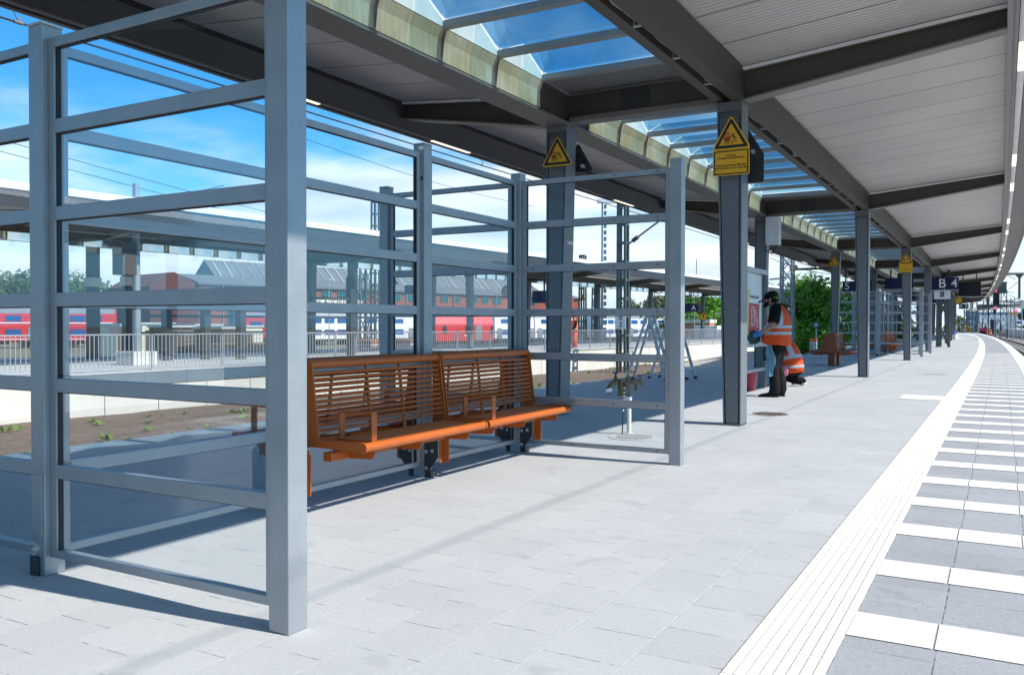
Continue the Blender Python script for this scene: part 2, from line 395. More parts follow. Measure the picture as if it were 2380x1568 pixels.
paving('paving_dark', (.24, .25, .27), (.36, .37, .39), (.06, .06, .065), (.15, .15, .16), x0=-.54, w=.3225)

def soil(name, a, b_, sc=6, bump=1.0, d=.06):
    mt, nt, N, L, b = new_mat(name)
    g = N.new('ShaderNodeNewGeometry'); n = N.new('ShaderNodeTexNoise'); n.inputs['Scale'].default_value = sc; n.inputs['Detail'].default_value = 9; n.inputs['Roughness'].default_value = .7
    L.new(g.outputs['Position'], n.inputs['Vector'])
    cr = N.new('ShaderNodeValToRGB'); cr.color_ramp.elements[0].position = .35; cr.color_ramp.elements[1].position = .7
    cr.color_ramp.elements[0].color = (*a, 1); cr.color_ramp.elements[1].color = (*b_, 1); L.new(n.outputs['Fac'], cr.inputs[0]); L.new(cr.outputs[0], b.inputs['Base Color'])
    b.inputs['Roughness'].default_value = .95
    bp = N.new('ShaderNodeBump'); bp.inputs['Strength'].default_value = bump; bp.inputs['Distance'].default_value = d; L.new(n.outputs['Fac'], bp.inputs['Height']); L.new(bp.outputs[0], b.inputs['Normal'])
soil('soil', (.10, .07, .052), (.22, .16, .12), 5)
soil('ballast', (.11, .09, .075), (.36, .31, .27), 16)
soil('ballast_pale', (.26, .24, .22), (.56, .54, .5), 11)
soil('grass_green', (.06, .09, .02), (.20, .24, .07), 2.5)
soil('ground_far', (.10, .10, .06), (.22, .20, .14), .3)

# ------------------------------------------------------------------ world, sun, film
W = bpy.data.worlds.new("World"); SC.world = W; W.use_nodes = True
nt = W.node_tree; N = nt.nodes; L = nt.links
bg = N['Background']; bg.inputs['Strength'].default_value = 0.085
sky = N.new('ShaderNodeTexSky'); sky.sky_type = 'NISHITA'; sky.sun_disc = False
SUN_DIR = Vector((1, .10, .97)).normalized()
sky.sun_elevation = math.asin(SUN_DIR.z); sky.sun_rotation = math.atan2(SUN_DIR.x, SUN_DIR.y)
sky.air_density = 1.0; sky.dust_density = .3; sky.ozone_density = 1.2
hs = N.new('ShaderNodeHueSaturation'); hs.inputs['Saturation'].default_value = 1.25; L.new(sky.outputs[0], hs.inputs['Color'])
tc = N.new('ShaderNodeTexCoord'); sp = N.new('ShaderNodeSeparateXYZ'); L.new(tc.outputs['Generated'], sp.inputs[0])
def wm(op, a, b=None, c=None):
    n = N.new('ShaderNodeMath'); n.operation = op
    for i, x in enumerate((a, b, c)):
        if x is None: continue
        if isinstance(x, (int, float)): n.inputs[i].default_value = x
        else: L.new(x, n.inputs[i])
    return n.outputs[0]
# clouds live on a flat layer overhead: direction divided by height
zz = wm('ADD', wm('MAXIMUM', sp.outputs['Z'], 0.0), .10)
cx = N.new('ShaderNodeCombineXYZ'); L.new(wm('DIVIDE', sp.outputs['X'], zz), cx.inputs[0]); L.new(wm('DIVIDE', sp.outputs['Y'], zz), cx.inputs[1]); cx.inputs[2].default_value = 3.7
n1 = N.new('ShaderNodeTexNoise'); n1.inputs['Scale'].default_value = .62; n1.inputs['Detail'].default_value = 9; n1.inputs['Roughness'].default_value = .56; n1.inputs['Distortion'].default_value = .25; L.new(cx.outputs[0], n1.inputs['Vector'])
low = N.new('ShaderNodeMapRange'); low.inputs[1].default_value = .0; low.inputs[2].default_value = .42; low.inputs[3].default_value = .22; low.inputs[4].default_value = -.07; L.new(sp.outputs['Z'], low.inputs[0])
cov = wm('ADD', n1.outputs['Fac'], low.outputs[0])
cm = N.new('ShaderNodeMapRange'); cm.interpolation_type = 'SMOOTHSTEP'; cm.inputs[1].default_value = .47; cm.inputs[2].default_value = .72; cm.inputs[4].default_value = .93; L.new(cov, cm.inputs[0])
n2 = N.new('ShaderNodeTexNoise'); n2.inputs['Scale'].default_value = 1.3; n2.inputs['Detail'].default_value = 6; L.new(cx.outputs[0], n2.inputs['Vector'])
cc = N.new('ShaderNodeValToRGB'); cc.color_ramp.elements[0].position = .35; cc.color_ramp.elements[0].color = (5.2, 5.9, 6.9, 1); cc.color_ramp.elements[1].position = .62; cc.color_ramp.elements[1].color = (9.0, 9.2, 9.5, 1)
L.new(n2.outputs['Fac'], cc.inputs[0])
# clouds kept to the visible sky; unseen rest cleared so glass reflects blue
ln_ = wm('SQRT', wm('ADD', wm('ADD', wm('MULTIPLY', sp.outputs['X'], sp.outputs['X']), wm('MULTIPLY', sp.outputs['Y'], sp.outputs['Y'])), 1e-4))
dt_ = wm('DIVIDE', wm('ADD', wm('MULTIPLY', sp.outputs['X'], -.5), wm('MULTIPLY', sp.outputs['Y'], .866)), ln_)
mk = N.new('ShaderNodeMapRange'); mk.interpolation_type = 'SMOOTHSTEP'; mk.inputs[1].default_value = .25; mk.inputs[2].default_value = .72; mk.inputs[3].default_value = .12; mk.inputs[4].default_value = 1; L.new(dt_, mk.inputs[0])
mxw = N.new('ShaderNodeMix'); mxw.data_type = 'RGBA'; ci = N.new('ShaderNodeMapRange'); ci.interpolation_type = 'SMOOTHSTEP'; ci.inputs[1].default_value = .45; ci.inputs[2].default_value = .72; ci.inputs[4].default_value = .30; L.new(sp.outputs['Z'], ci.inputs[0])  # thin overhead veil added to lighten the view through the skylights
L.new(wm('MAXIMUM', wm('MULTIPLY', cm.outputs[0], mk.outputs[0]), ci.outputs[0]), mxw.inputs['Factor']); tn = N.new('ShaderNodeMix'); tn.data_type = 'RGBA'; tn.blend_type = 'MULTIPLY'; tn.inputs['Factor'].default_value = 1; tn.inputs['B'].default_value = (.42, 1.12, 1.40, 1); L.new(hs.outputs[0], tn.inputs['A']); L.new(tn.outputs['Result'], mxw.inputs['A']); L.new(cc.outputs[0], mxw.inputs['B'])
hz = N.new('ShaderNodeMapRange'); hz.interpolation_type = 'SMOOTHSTEP'; hz.inputs[1].default_value = .0; hz.inputs[2].default_value = .17; hz.inputs[3].default_value = .72; hz.inputs[4].default_value = 0; L.new(sp.outputs['Z'], hz.inputs[0])
mxc = N.new('ShaderNodeMix'); mxc.data_type = 'RGBA'; mxc.inputs['A'].default_value = (1.2, 2.6, 6.0, 1); mxc.inputs['B'].default_value = (6.2, 7.2, 8.2, 1); L.new(mk.outputs[0], mxc.inputs['Factor'])
mxh = N.new('ShaderNodeMix'); mxh.data_type = 'RGBA'; L.new(mxc.outputs['Result'], mxh.inputs['B']); L.new(hz.outputs[0], mxh.inputs['Factor']); L.new(mxw.outputs['Result'], mxh.inputs['A'])
L.new(mxh.outputs['Result'], bg.inputs['Color'])
sl = bpy.data.lights.new('sun', 'SUN'); sl.energy = 4.0; sl.angle = R(.53); sl.color = (1, .955, .88)
so = bpy.data.objects.new('sun', sl); COL.objects.link(so); so.rotation_euler = SUN_DIR.to_track_quat('Z', 'Y').to_euler(); so.location = (20, 5, 30)
SC.view_settings.view_transform = 'Standard'; SC.view_settings.look = 'None'; SC.view_settings.exposure = .75; SC.view_settings.gamma = 1
SC.cycles.transparent_max_bounces = 40; SC.cycles.max_bounces = 10; SC.cycles.diffuse_bounces = 4; SC.cycles.glossy_bounces = 4
# ------------------------------------------------------------------ platform and ground
YS = [-25, -12, -4, 0, 4, 8, 12, 18, 24, 30, 36, 42, 48, 54, 60, 66, 72, 80, 88, 96, 104, 112, 120, 130, 140, 150, 160, 172]
def strip(x0, x1, z, ys, m=None):
    b = MB()
    for a, c in zip(ys, ys[1:]): b.poly(((x0, a, z), (x1, a, z), (x1, c, z), (x0, c, z)))
    bmesh.ops.remove_doubles(b.bm, verts=b.bm.verts, dist=1e-4)
    return b
def left_x(y): return -8.3 + max(0, min(1, (y-10)/22))*1.05
b = MB()
for a, c in zip(YS, YS[1:]):
    b.poly(((left_x(a), a, 0), (.86, a, 0), (.86, c, 0), (left_x(c), c, 0)))
    b.poly(((left_x(a), a, -1.4), (left_x(a), a, 0), (left_x(c), c, 0), (left_x(c), c, -1.4)))
    b.poly(((.86, a, 0), (.86, a, -.95), (.86, c, -.95), (.86, c, 0)))
bmesh.ops.remove_doubles(b.bm, verts=b.bm.verts, dist=1e-4)
pf = struct(b.build('platform', ['paving_light', 'concrete'], curve=c_track))
for p in pf.data.polygons:
    if abs(p.normal.z) < .5: p.material_index = 1
struct(strip(-.54, .50, .004, YS).build('danger_zone_paving', 'paving_dark', curve=c_track))
# white edge and the white crosswise stripes of the danger zone
b = strip(.50, .86, .006, YS)
struct(b.build('platform_edge', 'kerb_white', curve=c_track))
b = MB(); y = 3.66-.966*12
while y < 45:
    for xa, xb in ((-.538, -.224), (-.216, .106), (.114, .436), (.444, .498)):
        b.poly(((xa, y, .008), (xb, y, .008), (xb, y+.318, .008), (xa, y+.318, .008)))
    y += .966
struct(b.build('platform_marking', 'stripe_white', curve=c_track))
# tactile guide strip: eight raised ribs per row of tiles on a recessed bed
struct(strip(-.87, -.54, .004, YS).build('tactile_bed', 'tactile_groove', curve=c_track))
b = MB(); pitch = .33/8
tile = .3225; y = -6.0
ys = []
while y < 172: ys.append(y); y += tile if y < 26 else 2.0
for i in range(8):
    x0 = -.87+i*pitch+.003; x1 = x0+pitch-.008
    for a, c in zip(ys, ys[1:]):
        g = .003 if a < 26 else 0
        b.hexa([(x0, a+g, .004), (x1, a+g, .004), (x1, c-g, .004), (x0, c-g, .004)], [(x0+.004, a+g, .011), (x1-.004, a+g, .011), (x1-.004, c-g, .011), (x0+.004, c-g, .011)])
struct(b.build('tactile_strip', 'tactile', curve=c_track))
# short branch strip with ribs along the platform
struct(MB().box(-1.53, -.872, 15.97, 16.9, .001, .005).build('tactile_branch_bed', 'tactile_groove'))
b = MB()
for i in range(16): b.box(-1.52+i*.0408, -1.52+i*.0408+.027, 15.98, 16.89, .005, .012)
struct(b.build('tactile_branch', 'tactile'))
# drain covers set into the paving
def cover(loc, r, label, wide=1.0, ring='concrete', lid='manhole_iron'):
    t = thing('manhole_cover', label, 'manhole cover', loc, 0, 'covers let into the paving')
    x, y, z = loc
    MB().prism([(x+math.cos(a)*r*1.25*wide, y+math.sin(a)*r*1.25) for a in [k*math.pi/14 for k in range(28)]], 'z', .001, .005).build('mortar_ring', ring, t)
    b = MB()
    b.prism([(x+math.cos(a)*r*wide, y+math.sin(a)*r) for a in [k*math.pi/14 for k in range(28)]], 'z', .003, .007)
    for k in range(-4, 5):
        w = math.sqrt(max(0, 1-(k/5)**2))*r*.85*wide
        b.box(x-w, x+w, y+k*r*.18-.012, y+k*r*.18+.012, .007, .013)
    b.build('grate', lid, t)
cover((-2.83, 12.3, 0), .25, 'rusty round drain grate in a mortar ring beside the nearest front column')
cover((-1.45, 24.6, 0), .33, 'pale worn cover in the paving far along beside the tactile strip', 1.1, 'paving_light', 'concrete_pale')
cover((-3.55, 9.0, 0), .24, 'round cover in the paving at the foot of the brass standpipe', 1.0, 'paving_light', 'concrete')

# former track bed between the platforms, opposite platform, fields
def ox(x, y): return x + .055*(y-14)
def opp(v): return None
b = MB(); n = 60; xs = [-8.2+1.2*i/1 for i in range(0, 11)]
xs = [-7.0, -8.3, -9.2, -10.5, -12, -14, -16, -18, -20.5, -23]
rows = []
for j in range(0, 90):
    y = -20+j*2.2
    rows.append([b.bm.verts.new((x if i else -6.5, y, -1.05+rnd.uniform(-.05, .05))) for i, x in enumerate(xs)])
for A, B in zip(rows, rows[1:]):
    for i in range(len(xs)-1): b.bm.faces.new((A[i], B[i], B[i+1], A[i+1]))
struct(b.build('soil', 'soil', smooth=True))
# weeds scattered over the soil
b = MB(); r2 = random.Random(3)
for k in range(420):
    y = r2.uniform(2, 60); x = r2.uniform(-19.5, -9.3); y = y + (x+9)*-.3
    h = r2.uniform(.05, .2)
    for q in range(r2.randint(5, 12)):
        a = r2.uniform(0, 6.28); d = Vector((math.cos(a), math.sin(a), r2.uniform(.5, 1.6))).normalized()*h*r2.uniform(.6, 1.3)
        s = d.cross(Vector((0, 0, 1))).normalized()*h*.22; p = Vector((x, y, -1.07))+Vector((math.cos(a), math.sin(a), 0))*h*.3
        b.bm.faces.new([b.bm.verts.new(v) for v in (p, p+d*.5+s, p+d, p+d*.5-s)])
struct(b.build('weeds', 'leaf_weed'), 'stuff')
b = MB()
for a, c in zip(range(-40, 100, 10), range(-30, 110, 10)):
    b.poly(((ox(-20.0, a), a, 0), (ox(-31.5, a), a, 0), (ox(-31.5, c), c, 0), (ox(-20.0, c), c, 0)))
    b.poly(((ox(-31.5, a), a, 0), (ox(-31.5, a), a, -1.5), (ox(-31.5, c), c, -1.5), (ox(-31.5, c), c, 0)))
struct(b.build('opposite_platform', 'concrete'))
struct(MB().box(-1200, 1200, -600, 1600, -1.7, -1.45).build('ground', 'ground_far'))
b = MB(); b.poly(((-32, -40, -1.3), (-60, -40, -1.3), (-52, 110, -1.3), (-26, 110, -1.3)))
struct(b.build('grass', 'grass_green'))
b = MB(); r2 = random.Random(5)
for k in range(5000):
    y = r2.uniform(5, 75); x = ox(-31.8, y)-r2.uniform(0, 6); h = r2.uniform(.2, .6); a = r2.uniform(0, 6.28)
    s = Vector((math.cos(a), math.sin(a), 0))*.06; p = Vector((x, y, -1.3)); t = p+Vector((r2.uniform(-.15, .15), r2.uniform(-.15, .15), h))
    b.bm.faces.new([b.bm.verts.new(v) for v in (p-s, p+s, t)])
struct(b.build('tall_grass', 'leaf_weed'), 'stuff')
# gravel bank beyond the left end of the platform
b = MB(); rows = []
for j in range(20):
    y = 40+j*3.5; f_ = max(0, min(1, (y-41)/12))
    rows.append([b.bm.verts.new((x, y, -1.25+(z+1.25)*f_+rnd.uniform(-.05, .05))) for x, z in ((-7.0, -.5), (-8.0, -.35), (-9, -.2), (-11, -.15), (-14, -.4), (-17.5, -1.1))])
for A, B in zip(rows, rows[1:]):
    for i in range(5): b.bm.faces.new((A[i], B[i], B[i+1], A[i+1]))
struct(b.build('gravel_bank', 'ballast_pale', smooth=True))
# track on the right
b = MB(); ys2 = list(range(-20, 260, 6)); rows = []
for y in ys2: rows.append([b.bm.verts.new((x+c_track(y), y, z)) for x, z in ((.86, -.95), (1.6, -.86), (4.2, -.86), (5.2, -1.0), (6.2, -.86), (9.0, -.86), (10.2, -1.1), (14, -1.2))])
for A, B in zip(rows, rows[1:]):
    for i in range(7): b.bm.faces.new((A[i], A[i+1], B[i+1], B[i]))
struct(b.build('track_ballast', 'ballast', smooth=True))
for xc, nm in ((2.88, 'nearest the platform edge'), (7.6, 'farther from the platform edge')):
    t = thing('railway_track', 'curving railway track with steel rails on concrete sleepers, '+nm, 'railway track', (xc, 0, -.86), 0, 'railway tracks')
    b = MB()
    for k in range(-20, 330): b.box(xc-1.3, xc+1.3, k*.66-.12, k*.66+.12, -.93, -.83)
    b.build('sleepers', 'sleeper', t, curve=c_track)['kind'] = 'stuff'
    for s in (-.79, .79):
        b = MB(); h = MB()
        for a, c in zip(ys2, ys2[1:]):
            b.box(xc+s-.07, xc+s+.07, a, c, -.83, -.81); b.box(xc+s-.012, xc+s+.012, a, c, -.81, -.70); h.box(xc+s-.036, xc+s+.036, a, c, -.70, -.655)
        rl = b.build('rail', 'rail_steel', t, curve=c_track); h.build('rail_head', 'rail_top', rl, curve=c_track)
# ------------------------------------------------------------------ platform canopies
def zs_r(x): return 4.44+.0929*(x+2.8)         # underside of the right wing
def zs_l(x): return 4.44+.0929*(-5.5-x)        # underside of the left wing
def canopy(root, ycols, xf, near=True, skip=()):
    y0, y1 = ycols[0]-1.6, ycols[-1]+1.6
    # columns ------------------------------------------------------------
    for yc in ycols:
        if yc in skip: continue
        for side in (0, 1):
            if side == 0: xa0, xb0, xa1, xb1 = -3.03, -2.81, -3.13, -2.81     # bottom left/right, top left/right
            else: xa0, xb0, xa1, xb1 = -5.53, -5.31, -5.53, -5.21
            zt = 4.03; f = .02
            b = MB()
            q = lambda xa, xb, ya, yb, z: [(xa, ya, z), (xb, ya, z), (xb, yb, z), (xa, yb, z)]
            b.hexa(q(xa0, xa0+f, yc-.15, yc+.15, 0), q(xa1, xa1+f, yc-.15, yc+.15, zt))
            b.hexa(q(xb0-f, xb0, yc-.15, yc+.15, 0), q(xb1-f, xb1, yc-.15, yc+.15, zt))
            b.hexa(q(xa0+f, xb0-f, yc-.10, yc+.10, 0), q(xa1+f, xb1-f, yc-.10, yc+.10, zt-.12))
            b.box(xa0-.03, xb0+.0, yc-.17, yc+.15, .001, .02)
            b.hexa(q(xa1+f, xb1-f, yc-.148, yc+.148, zt-.12), q(xa1+f, xb1-f, yc-.148, yc+.148, zt-.002))
            col = b.build('column', 'steel_column', root, xf=xf, bevel=.004 if near and abs(yc-10.8) < 1 else 0)
            if near and yc > 0 and yc < 60:
                p = MB(); g = .016
                for ysgn in (-1, 1):
                    p.hexa(q(xa0+f+g, xb0-f-g, yc+ysgn*.125-.018, yc+ysgn*.125+.018, .03), q(xa1+f+g, xb1-f-g, yc+ysgn*.125-.018, yc+ysgn*.125+.018, zt-.20))
                p.build('cover_panel', 'steel_column', col, xf=xf)
                s = MB()
                for z in (.5, .95, 1.42, 2.1, 2.9):
                    t = z/zt; xl = xa0+(xa1-xa0)*t+f+g+.012; xr = xb0+(xb1-xb0)*t-f-g-.012
                    for x in (xl, xr): s.tube((x, yc-.143, z), (x, yc-.148, z), .008, 8)
                s.build('screws', 'bolt', col, xf=xf)
    # bays ----------------------------------------------------------------
    for k in range(len(ycols)-1):
        a, c = ycols[k], ycols[k+1]; a2 = a if k else y0; c2 = c if k < len(ycols)-2 else y1
        # front pair of longitudinal beams with the cable slot between
        b = MB(); b.box(-2.94, -2.80, a2+.002, c2, 4.03, 4.42); b.box(-3.17, -3.05, a2+.002, c2, 4.05, 4.40); b.box(-3.06, -2.93, a2+.002, c2, 4.30, 4.34)
        b.build('front_beam', 'steel_beam', root, xf=xf)
        # back longitudinal beam: flange, web and the stained facing under the skylights
        b = MB(); b.box(-5.50, -5.23, a2+.002, c2, 4.03, 4.42); b.build('back_beam', 'steel_beam', root, xf=xf)
        b = MB(); b.box(-5.56, -5.18, a2+.002, c2, 4.00, 4.028); b.build('beam_flange', 'steel_flange', root, xf=xf)
        s0, s1 = a+.55, c-.96; nt = max(3, round((s1-s0)/1.10)); st = (s1-s0)/nt
        b = MB()
        b.prism([(-5.228, 4.05), (-5.20, 4.05), (-5.20, 4.27), (-5.155, 4.385), (-5.228, 4.385)], 'y', s0, s1)
        fcg = b.build('beam_facing', 'stained_facing', root, xf=xf)
        if near and k < 8:
            for j in range(1, nt):
                b = MB(); b.prism([(-5.199, 4.06), (-5.195, 4.06), (-5.195, 4.27), (-5.151, 4.383), (-5.155, 4.383)], 'y', s0+j*st-.006, s0+j*st+.006)
                b.build('facing_joint', 'skybar', fcg, xf=xf)
        # skylights: valley bars, two glass slopes per ridge, white gables
        zb, zr = 4.47, 4.70
        def tooth(j, bars, ga, gb, gab):
            yj = s0+j*st; bars.box(-5.15, -3.175, yj-.055, yj+.055, 4.385, 4.445); bars.box(-5.14, -3.185, yj-.05, yj+.05, 4.4451, 4.456)
            if j < nt:
                ym = yj+st*.52
                for g, ya, za, yb, zb_ in ((ga, yj+.04, zb, ym-.004, zr), (gb, ym+.004, zr, yj+st-.04, zb)):
                    g.hexa([(-5.13, ya, za), (-3.19, ya, za), (-3.19, yb, zb_), (-5.13, yb, zb_)], [(-5.13, ya, za+.008), (-3.19, ya, za+.008), (-3.19, yb, zb_+.008), (-5.13, yb, zb_+.008)])
                for q_, xg in enumerate((-5.16, -3.165)): gab[q_].prism([(yj+.02, 4.39), (yj+st-.02, 4.39), (yj+st-.02, zb), (ym, zr+.01), (yj+.02, zb)], 'x', xg-.012, xg+.012)
        if near and 1 <= k <= 7:
            for j in range(nt+1):
                bars, ga, gb, gab = MB(), MB(), MB(), (MB(), MB()); tooth(j, bars, ga, gb, gab)
                sk = bars.build('skylight_bar', 'skybar', root, xf=xf)
                if j < nt:
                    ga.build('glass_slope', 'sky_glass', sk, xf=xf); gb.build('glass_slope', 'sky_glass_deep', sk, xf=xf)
                    for q_ in gab: q_.build('gable_panel', 'gable_white', sk, xf=xf)
        else:
            bars, ga, gb, gab = MB(), MB(), MB(), (MB(), MB())
            for j in range(nt+1): tooth(j, bars, ga, gb, gab)
            sk = bars.build('skylight_bars', 'skybar', root, xf=xf); sk['kind'] = 'stuff'
            for q_, m_ in ((ga, 'sky_glass'), (gb, 'sky_glass_deep')): q_.build('glass_slopes', m_, sk, xf=xf)['kind'] = 'stuff'
            for q_ in gab: q_.build('gable_panels', 'gable_white', sk, xf=xf)['kind'] = 'stuff'
        # solid pieces of ceiling beside the cross beams
        MB().box(-5.2, -3.17, max(a-1.2, y0) if k == 0 else a, s0-.04, 4.43, 4.47).build('ceiling_panel', 'soffit_dark', root, xf=xf)
        MB().box(-5.2, -3.17, s1+.04, c, 4.43, 4.47).build('ceiling_panel', 'soffit_dark', root, xf=xf)
        # wings -------------------------------------------------------------
        for nm, x_in, x_out, zf in (('right', -2.80, .02, zs_r), ('left', -8.02, -5.5, zs_l)):
            b = MB(); m = 4 if near else 1
            for q_ in range(m):
                ya, yb = a2+(c2-a2)*q_/m, a2+(c2-a2)*(q_+1)/m
                b.hexa([(x_in, ya, zf(x_in)), (x_out, ya, zf(x_out)), (x_out, yb, zf(x_out)), (x_in, yb, zf(x_in))],
                       [(x_in, ya, zf(x_in)+.1), (x_out, ya, zf(x_out)+.1), (x_out, yb, zf(x_out)+.1), (x_in, yb, zf(x_in)+.1)])
            b.build('soffit', 'soffit', root, xf=xf)
        # right edge: gutter beam, lamp strip, outer ribbed soffit, edge trim
        m = 4
        g = MB(); ls = MB(); os_ = MB(); tr = MB(); rf = MB(); rf2 = MB(); lf = MB(); ll = MB(); lt = MB()
        for q_ in range(m):
            ya, yb = a2+(c2-a2)*q_/m, a2+(c2-a2)*(q_+1)/m
            g.box(.02, .075, ya, yb, 4.47, 4.80); g.box(.075, .13, ya, yb, 4.52, 4.80)
            ls.box(.14, .225, ya, yb, 4.60, 4.64)
            os_.prism([(.235, 4.62), (.74, 4.80), (.74, 4.84), (.235, 4.66)], 'y', ya, yb)
            tr.box(.745, .80, ya, yb, 4.78, 4.93)
            rf.prism([(-2.95, 4.56), (.74, 4.90), (.74, 4.94), (-2.95, 4.60)], 'y', ya, yb)
            lf.prism([(-8.24, 4.33), (-8.16, 4.31), (-8.0, 4.60), (-8.03, 4.70), (-8.24, 4.70)], 'y', ya, yb); lf.box(-8.32, -8.245, ya, yb, 4.27, 4.72)
            ll.box(-8.235, -8.165, ya, yb, 4.288, 4.31)
            rf2.prism([(-8.24, 4.74), (-5.3, 4.56), (-5.3, 4.60), (-8.24, 4.78)], 'y', ya, yb); lt.box(-8.36, -8.245, ya, yb, 4.722, 4.86)
        g.build('gutter_beam', 'zinc', root, xf=xf); os_.build('outer_soffit', 'soffit_dark', root, xf=xf)
        tr.build('edge_trim', 'fascia_white' if not near else 'zinc', root, xf=xf); rf.build('roof_sheet', 'roof_sheet', root, xf=xf); rf2.build('roof_sheet', 'roof_sheet', root, xf=xf)
        lf.build('fascia_beam', 'fascia_dark', root, xf=xf); lt.build('edge_trim', 'zinc', root, xf=xf)
        l1 = ls.build('lamp_strip', 'fascia_white', root, xf=xf); l2 = ll.build('lamp_strip', 'zinc', root, xf=xf)
        if near:
            for u, v in ((a+1.05, a+2.35), (c-2.85, c-1.5)):
                MB().box(.146, .219, u, v, 4.588, 4.599).build('lamp', 'lamp_on', l1, xf=xf); MB().box(-8.228, -8.172, u-.15, v-.3, 4.277, 4.287).build('lamp', 'lamp_on', l2, xf=xf)
        else:
            # opposite canopy shows a tall dark fascia with a bright flashing on our side
            b = MB(); b.box(.805, .84, a2, c2, 4.30, 4.74); b.build('fascia_board', 'fascia_dark', root, xf=xf)
            b = MB(); b.box(.78, .90, a2, c2, 4.745, 4.95); b.build('flashing', 'fascia_white', root, xf=xf)
            b = MB()
            for j in range(nt): b.box(-5.14, -5.10, s0+j*st+.12, s0+(j+1)*st-.12, 3.98, 4.34)  # white boxes stand in for beam patches sunlit through the skylights
            b.build('sunlit_panel', 'fascia_white', root, xf=xf)
        # brackets and cable in the slot between the two front beams
        if near and k < 6:
            for j in range(10):
                b = MB(); yy = a+.6+j*1.12; b.box(-3.05, -2.935, yy, yy+.035, 4.06, 4.075); b.box(-3.05, -3.04, yy, yy+.03, 4.0751, 4.2)
                b.build('cable_bracket', 'galv', root, xf=xf)
            b = MB(); b.path([(-2.99+.018*math.sin(j*1.7), a+.3+j*.36, 4.095+.012*math.sin(j*2.3)) for j in range(31)], .012, 6)
            b.path([(-3.01+.015*math.sin(j*1.3+1), a+.3+j*.36, 4.12+.014*math.sin(j*1.9)) for j in range(31)], .009, 6)
            b.build('cable', 'cable_grey', root, smooth=True, xf=xf)
            MB().box(-3.05, -2.94, a+.2, c-.2, 4.28, 4.298).build('slot_cover', 'cable', root, xf=xf)
    # cross beams and cantilevers at each column line ------------------------
    for yc in ycols:
        b = MB(); b.box(-5.23, -3.17, yc-.07, yc+.07, 4.10, 4.40)
        cb = b.build('cross_beam', 'steel_beam', root, xf=xf)
        b = MB(); b.box(-5.20, -3.14, yc-.12, yc+.12, 4.032, 4.098); b.box(-5.2, -3.17, yc-.12, yc+.12, 4.402, 4.425); b.build('flange', 'steel_flange', cb, xf=xf)
        if near: MB().box(-4.45, -4.05, yc-.078, yc-.071, 4.12, 4.39).build('patch_plate', 'fascia_dark', cb, xf=xf)
        for xi, xo, zi, zo, zf in ((-2.80, .02, 4.06, 4.46, zs_r), (-5.5, -8.06, 4.03, 4.44, zs_l)):
            b = MB()
            b.hexa([(xi, yc-.03, zi), (xo, yc-.03, zo), (xo, yc-.03, zf(xo)-.035), (xi, yc-.03, zf(xi)-.035)], [(xi, yc+.03, zi), (xo, yc+.03, zo), (xo, yc+.03, zf(xo)-.035), (xi, yc+.03, zf(xi)-.035)])
            cl = b.build('cantilever', 'steel_beam', root, xf=xf)
            b = MB()
            b.hexa([(xi, yc-.11, zi-.022), (xo, yc-.11, zo-.022), (xo, yc-.11, zo), (xi, yc-.11, zi)], [(xi, yc+.11, zi-.022), (xo, yc+.11, zo-.022), (xo, yc+.11, zo), (xi, yc+.11, zi)])
            b.hexa([(xi, yc-.11, zf(xi)-.034), (xo, yc-.11, zf(xo)-.034), (xo, yc-.11, zf(xo)-.004), (xi, yc-.11, zf(xi)-.004)], [(xi, yc+.11, zf(xi)-.034), (xo, yc+.11, zf(xo)-.034), (xo, yc+.11, zf(xo)-.004), (xi, yc+.11, zf(xi)-.004)])
            b.build('flange', 'steel_flange', cl, xf=xf)
            if near:
                e_ = .12 if xi > xo else -.12
                b = MB(); b.hexa([(xi, yc-.165, zf(xi)-.045), (xo, yc-.165, zf(xo)-.045), (xo, yc-.165, zf(xo)-.012), (xi, yc-.165, zf(xi)-.012)], [(xi, yc-.125, zf(xi)-.045), (xo, yc-.125, zf(xo)-.045), (xo, yc-.125, zf(xo)-.012), (xi, yc-.125, zf(xi)-.012)])
                b.build('edge_angle', 'fascia_white', cl, xf=xf)
xf_near = lambda v: Vector((v.x+c_track(v.y), v.y, v.z))
ycols = [10.8+11.6*k for k in range(-2, 11)]
near_canopy = thing('platform_canopy', 'long grey steel canopy with ribbed ceilings and blue skylights over the near platform', 'canopy', (0, 10.8, 0))
canopy(near_canopy, ycols, xf_near)
OPP_DX = -23.0
xf_opp = lambda v: Vector((ox(v.x+OPP_DX, v.y), v.y, v.z))
opp_canopy = thing('platform_canopy', 'dark flat canopy with white roof edge over the opposite platform behind the railing', 'canopy', (-27, 29.7, 0))
canopy(opp_canopy, [-40, -29, -17, -5.5, 6, 18, 29.7, 38.6, 48.5, 58.2, 67.8, 80, 87], xf_opp, near=False, skip=(18, 6))
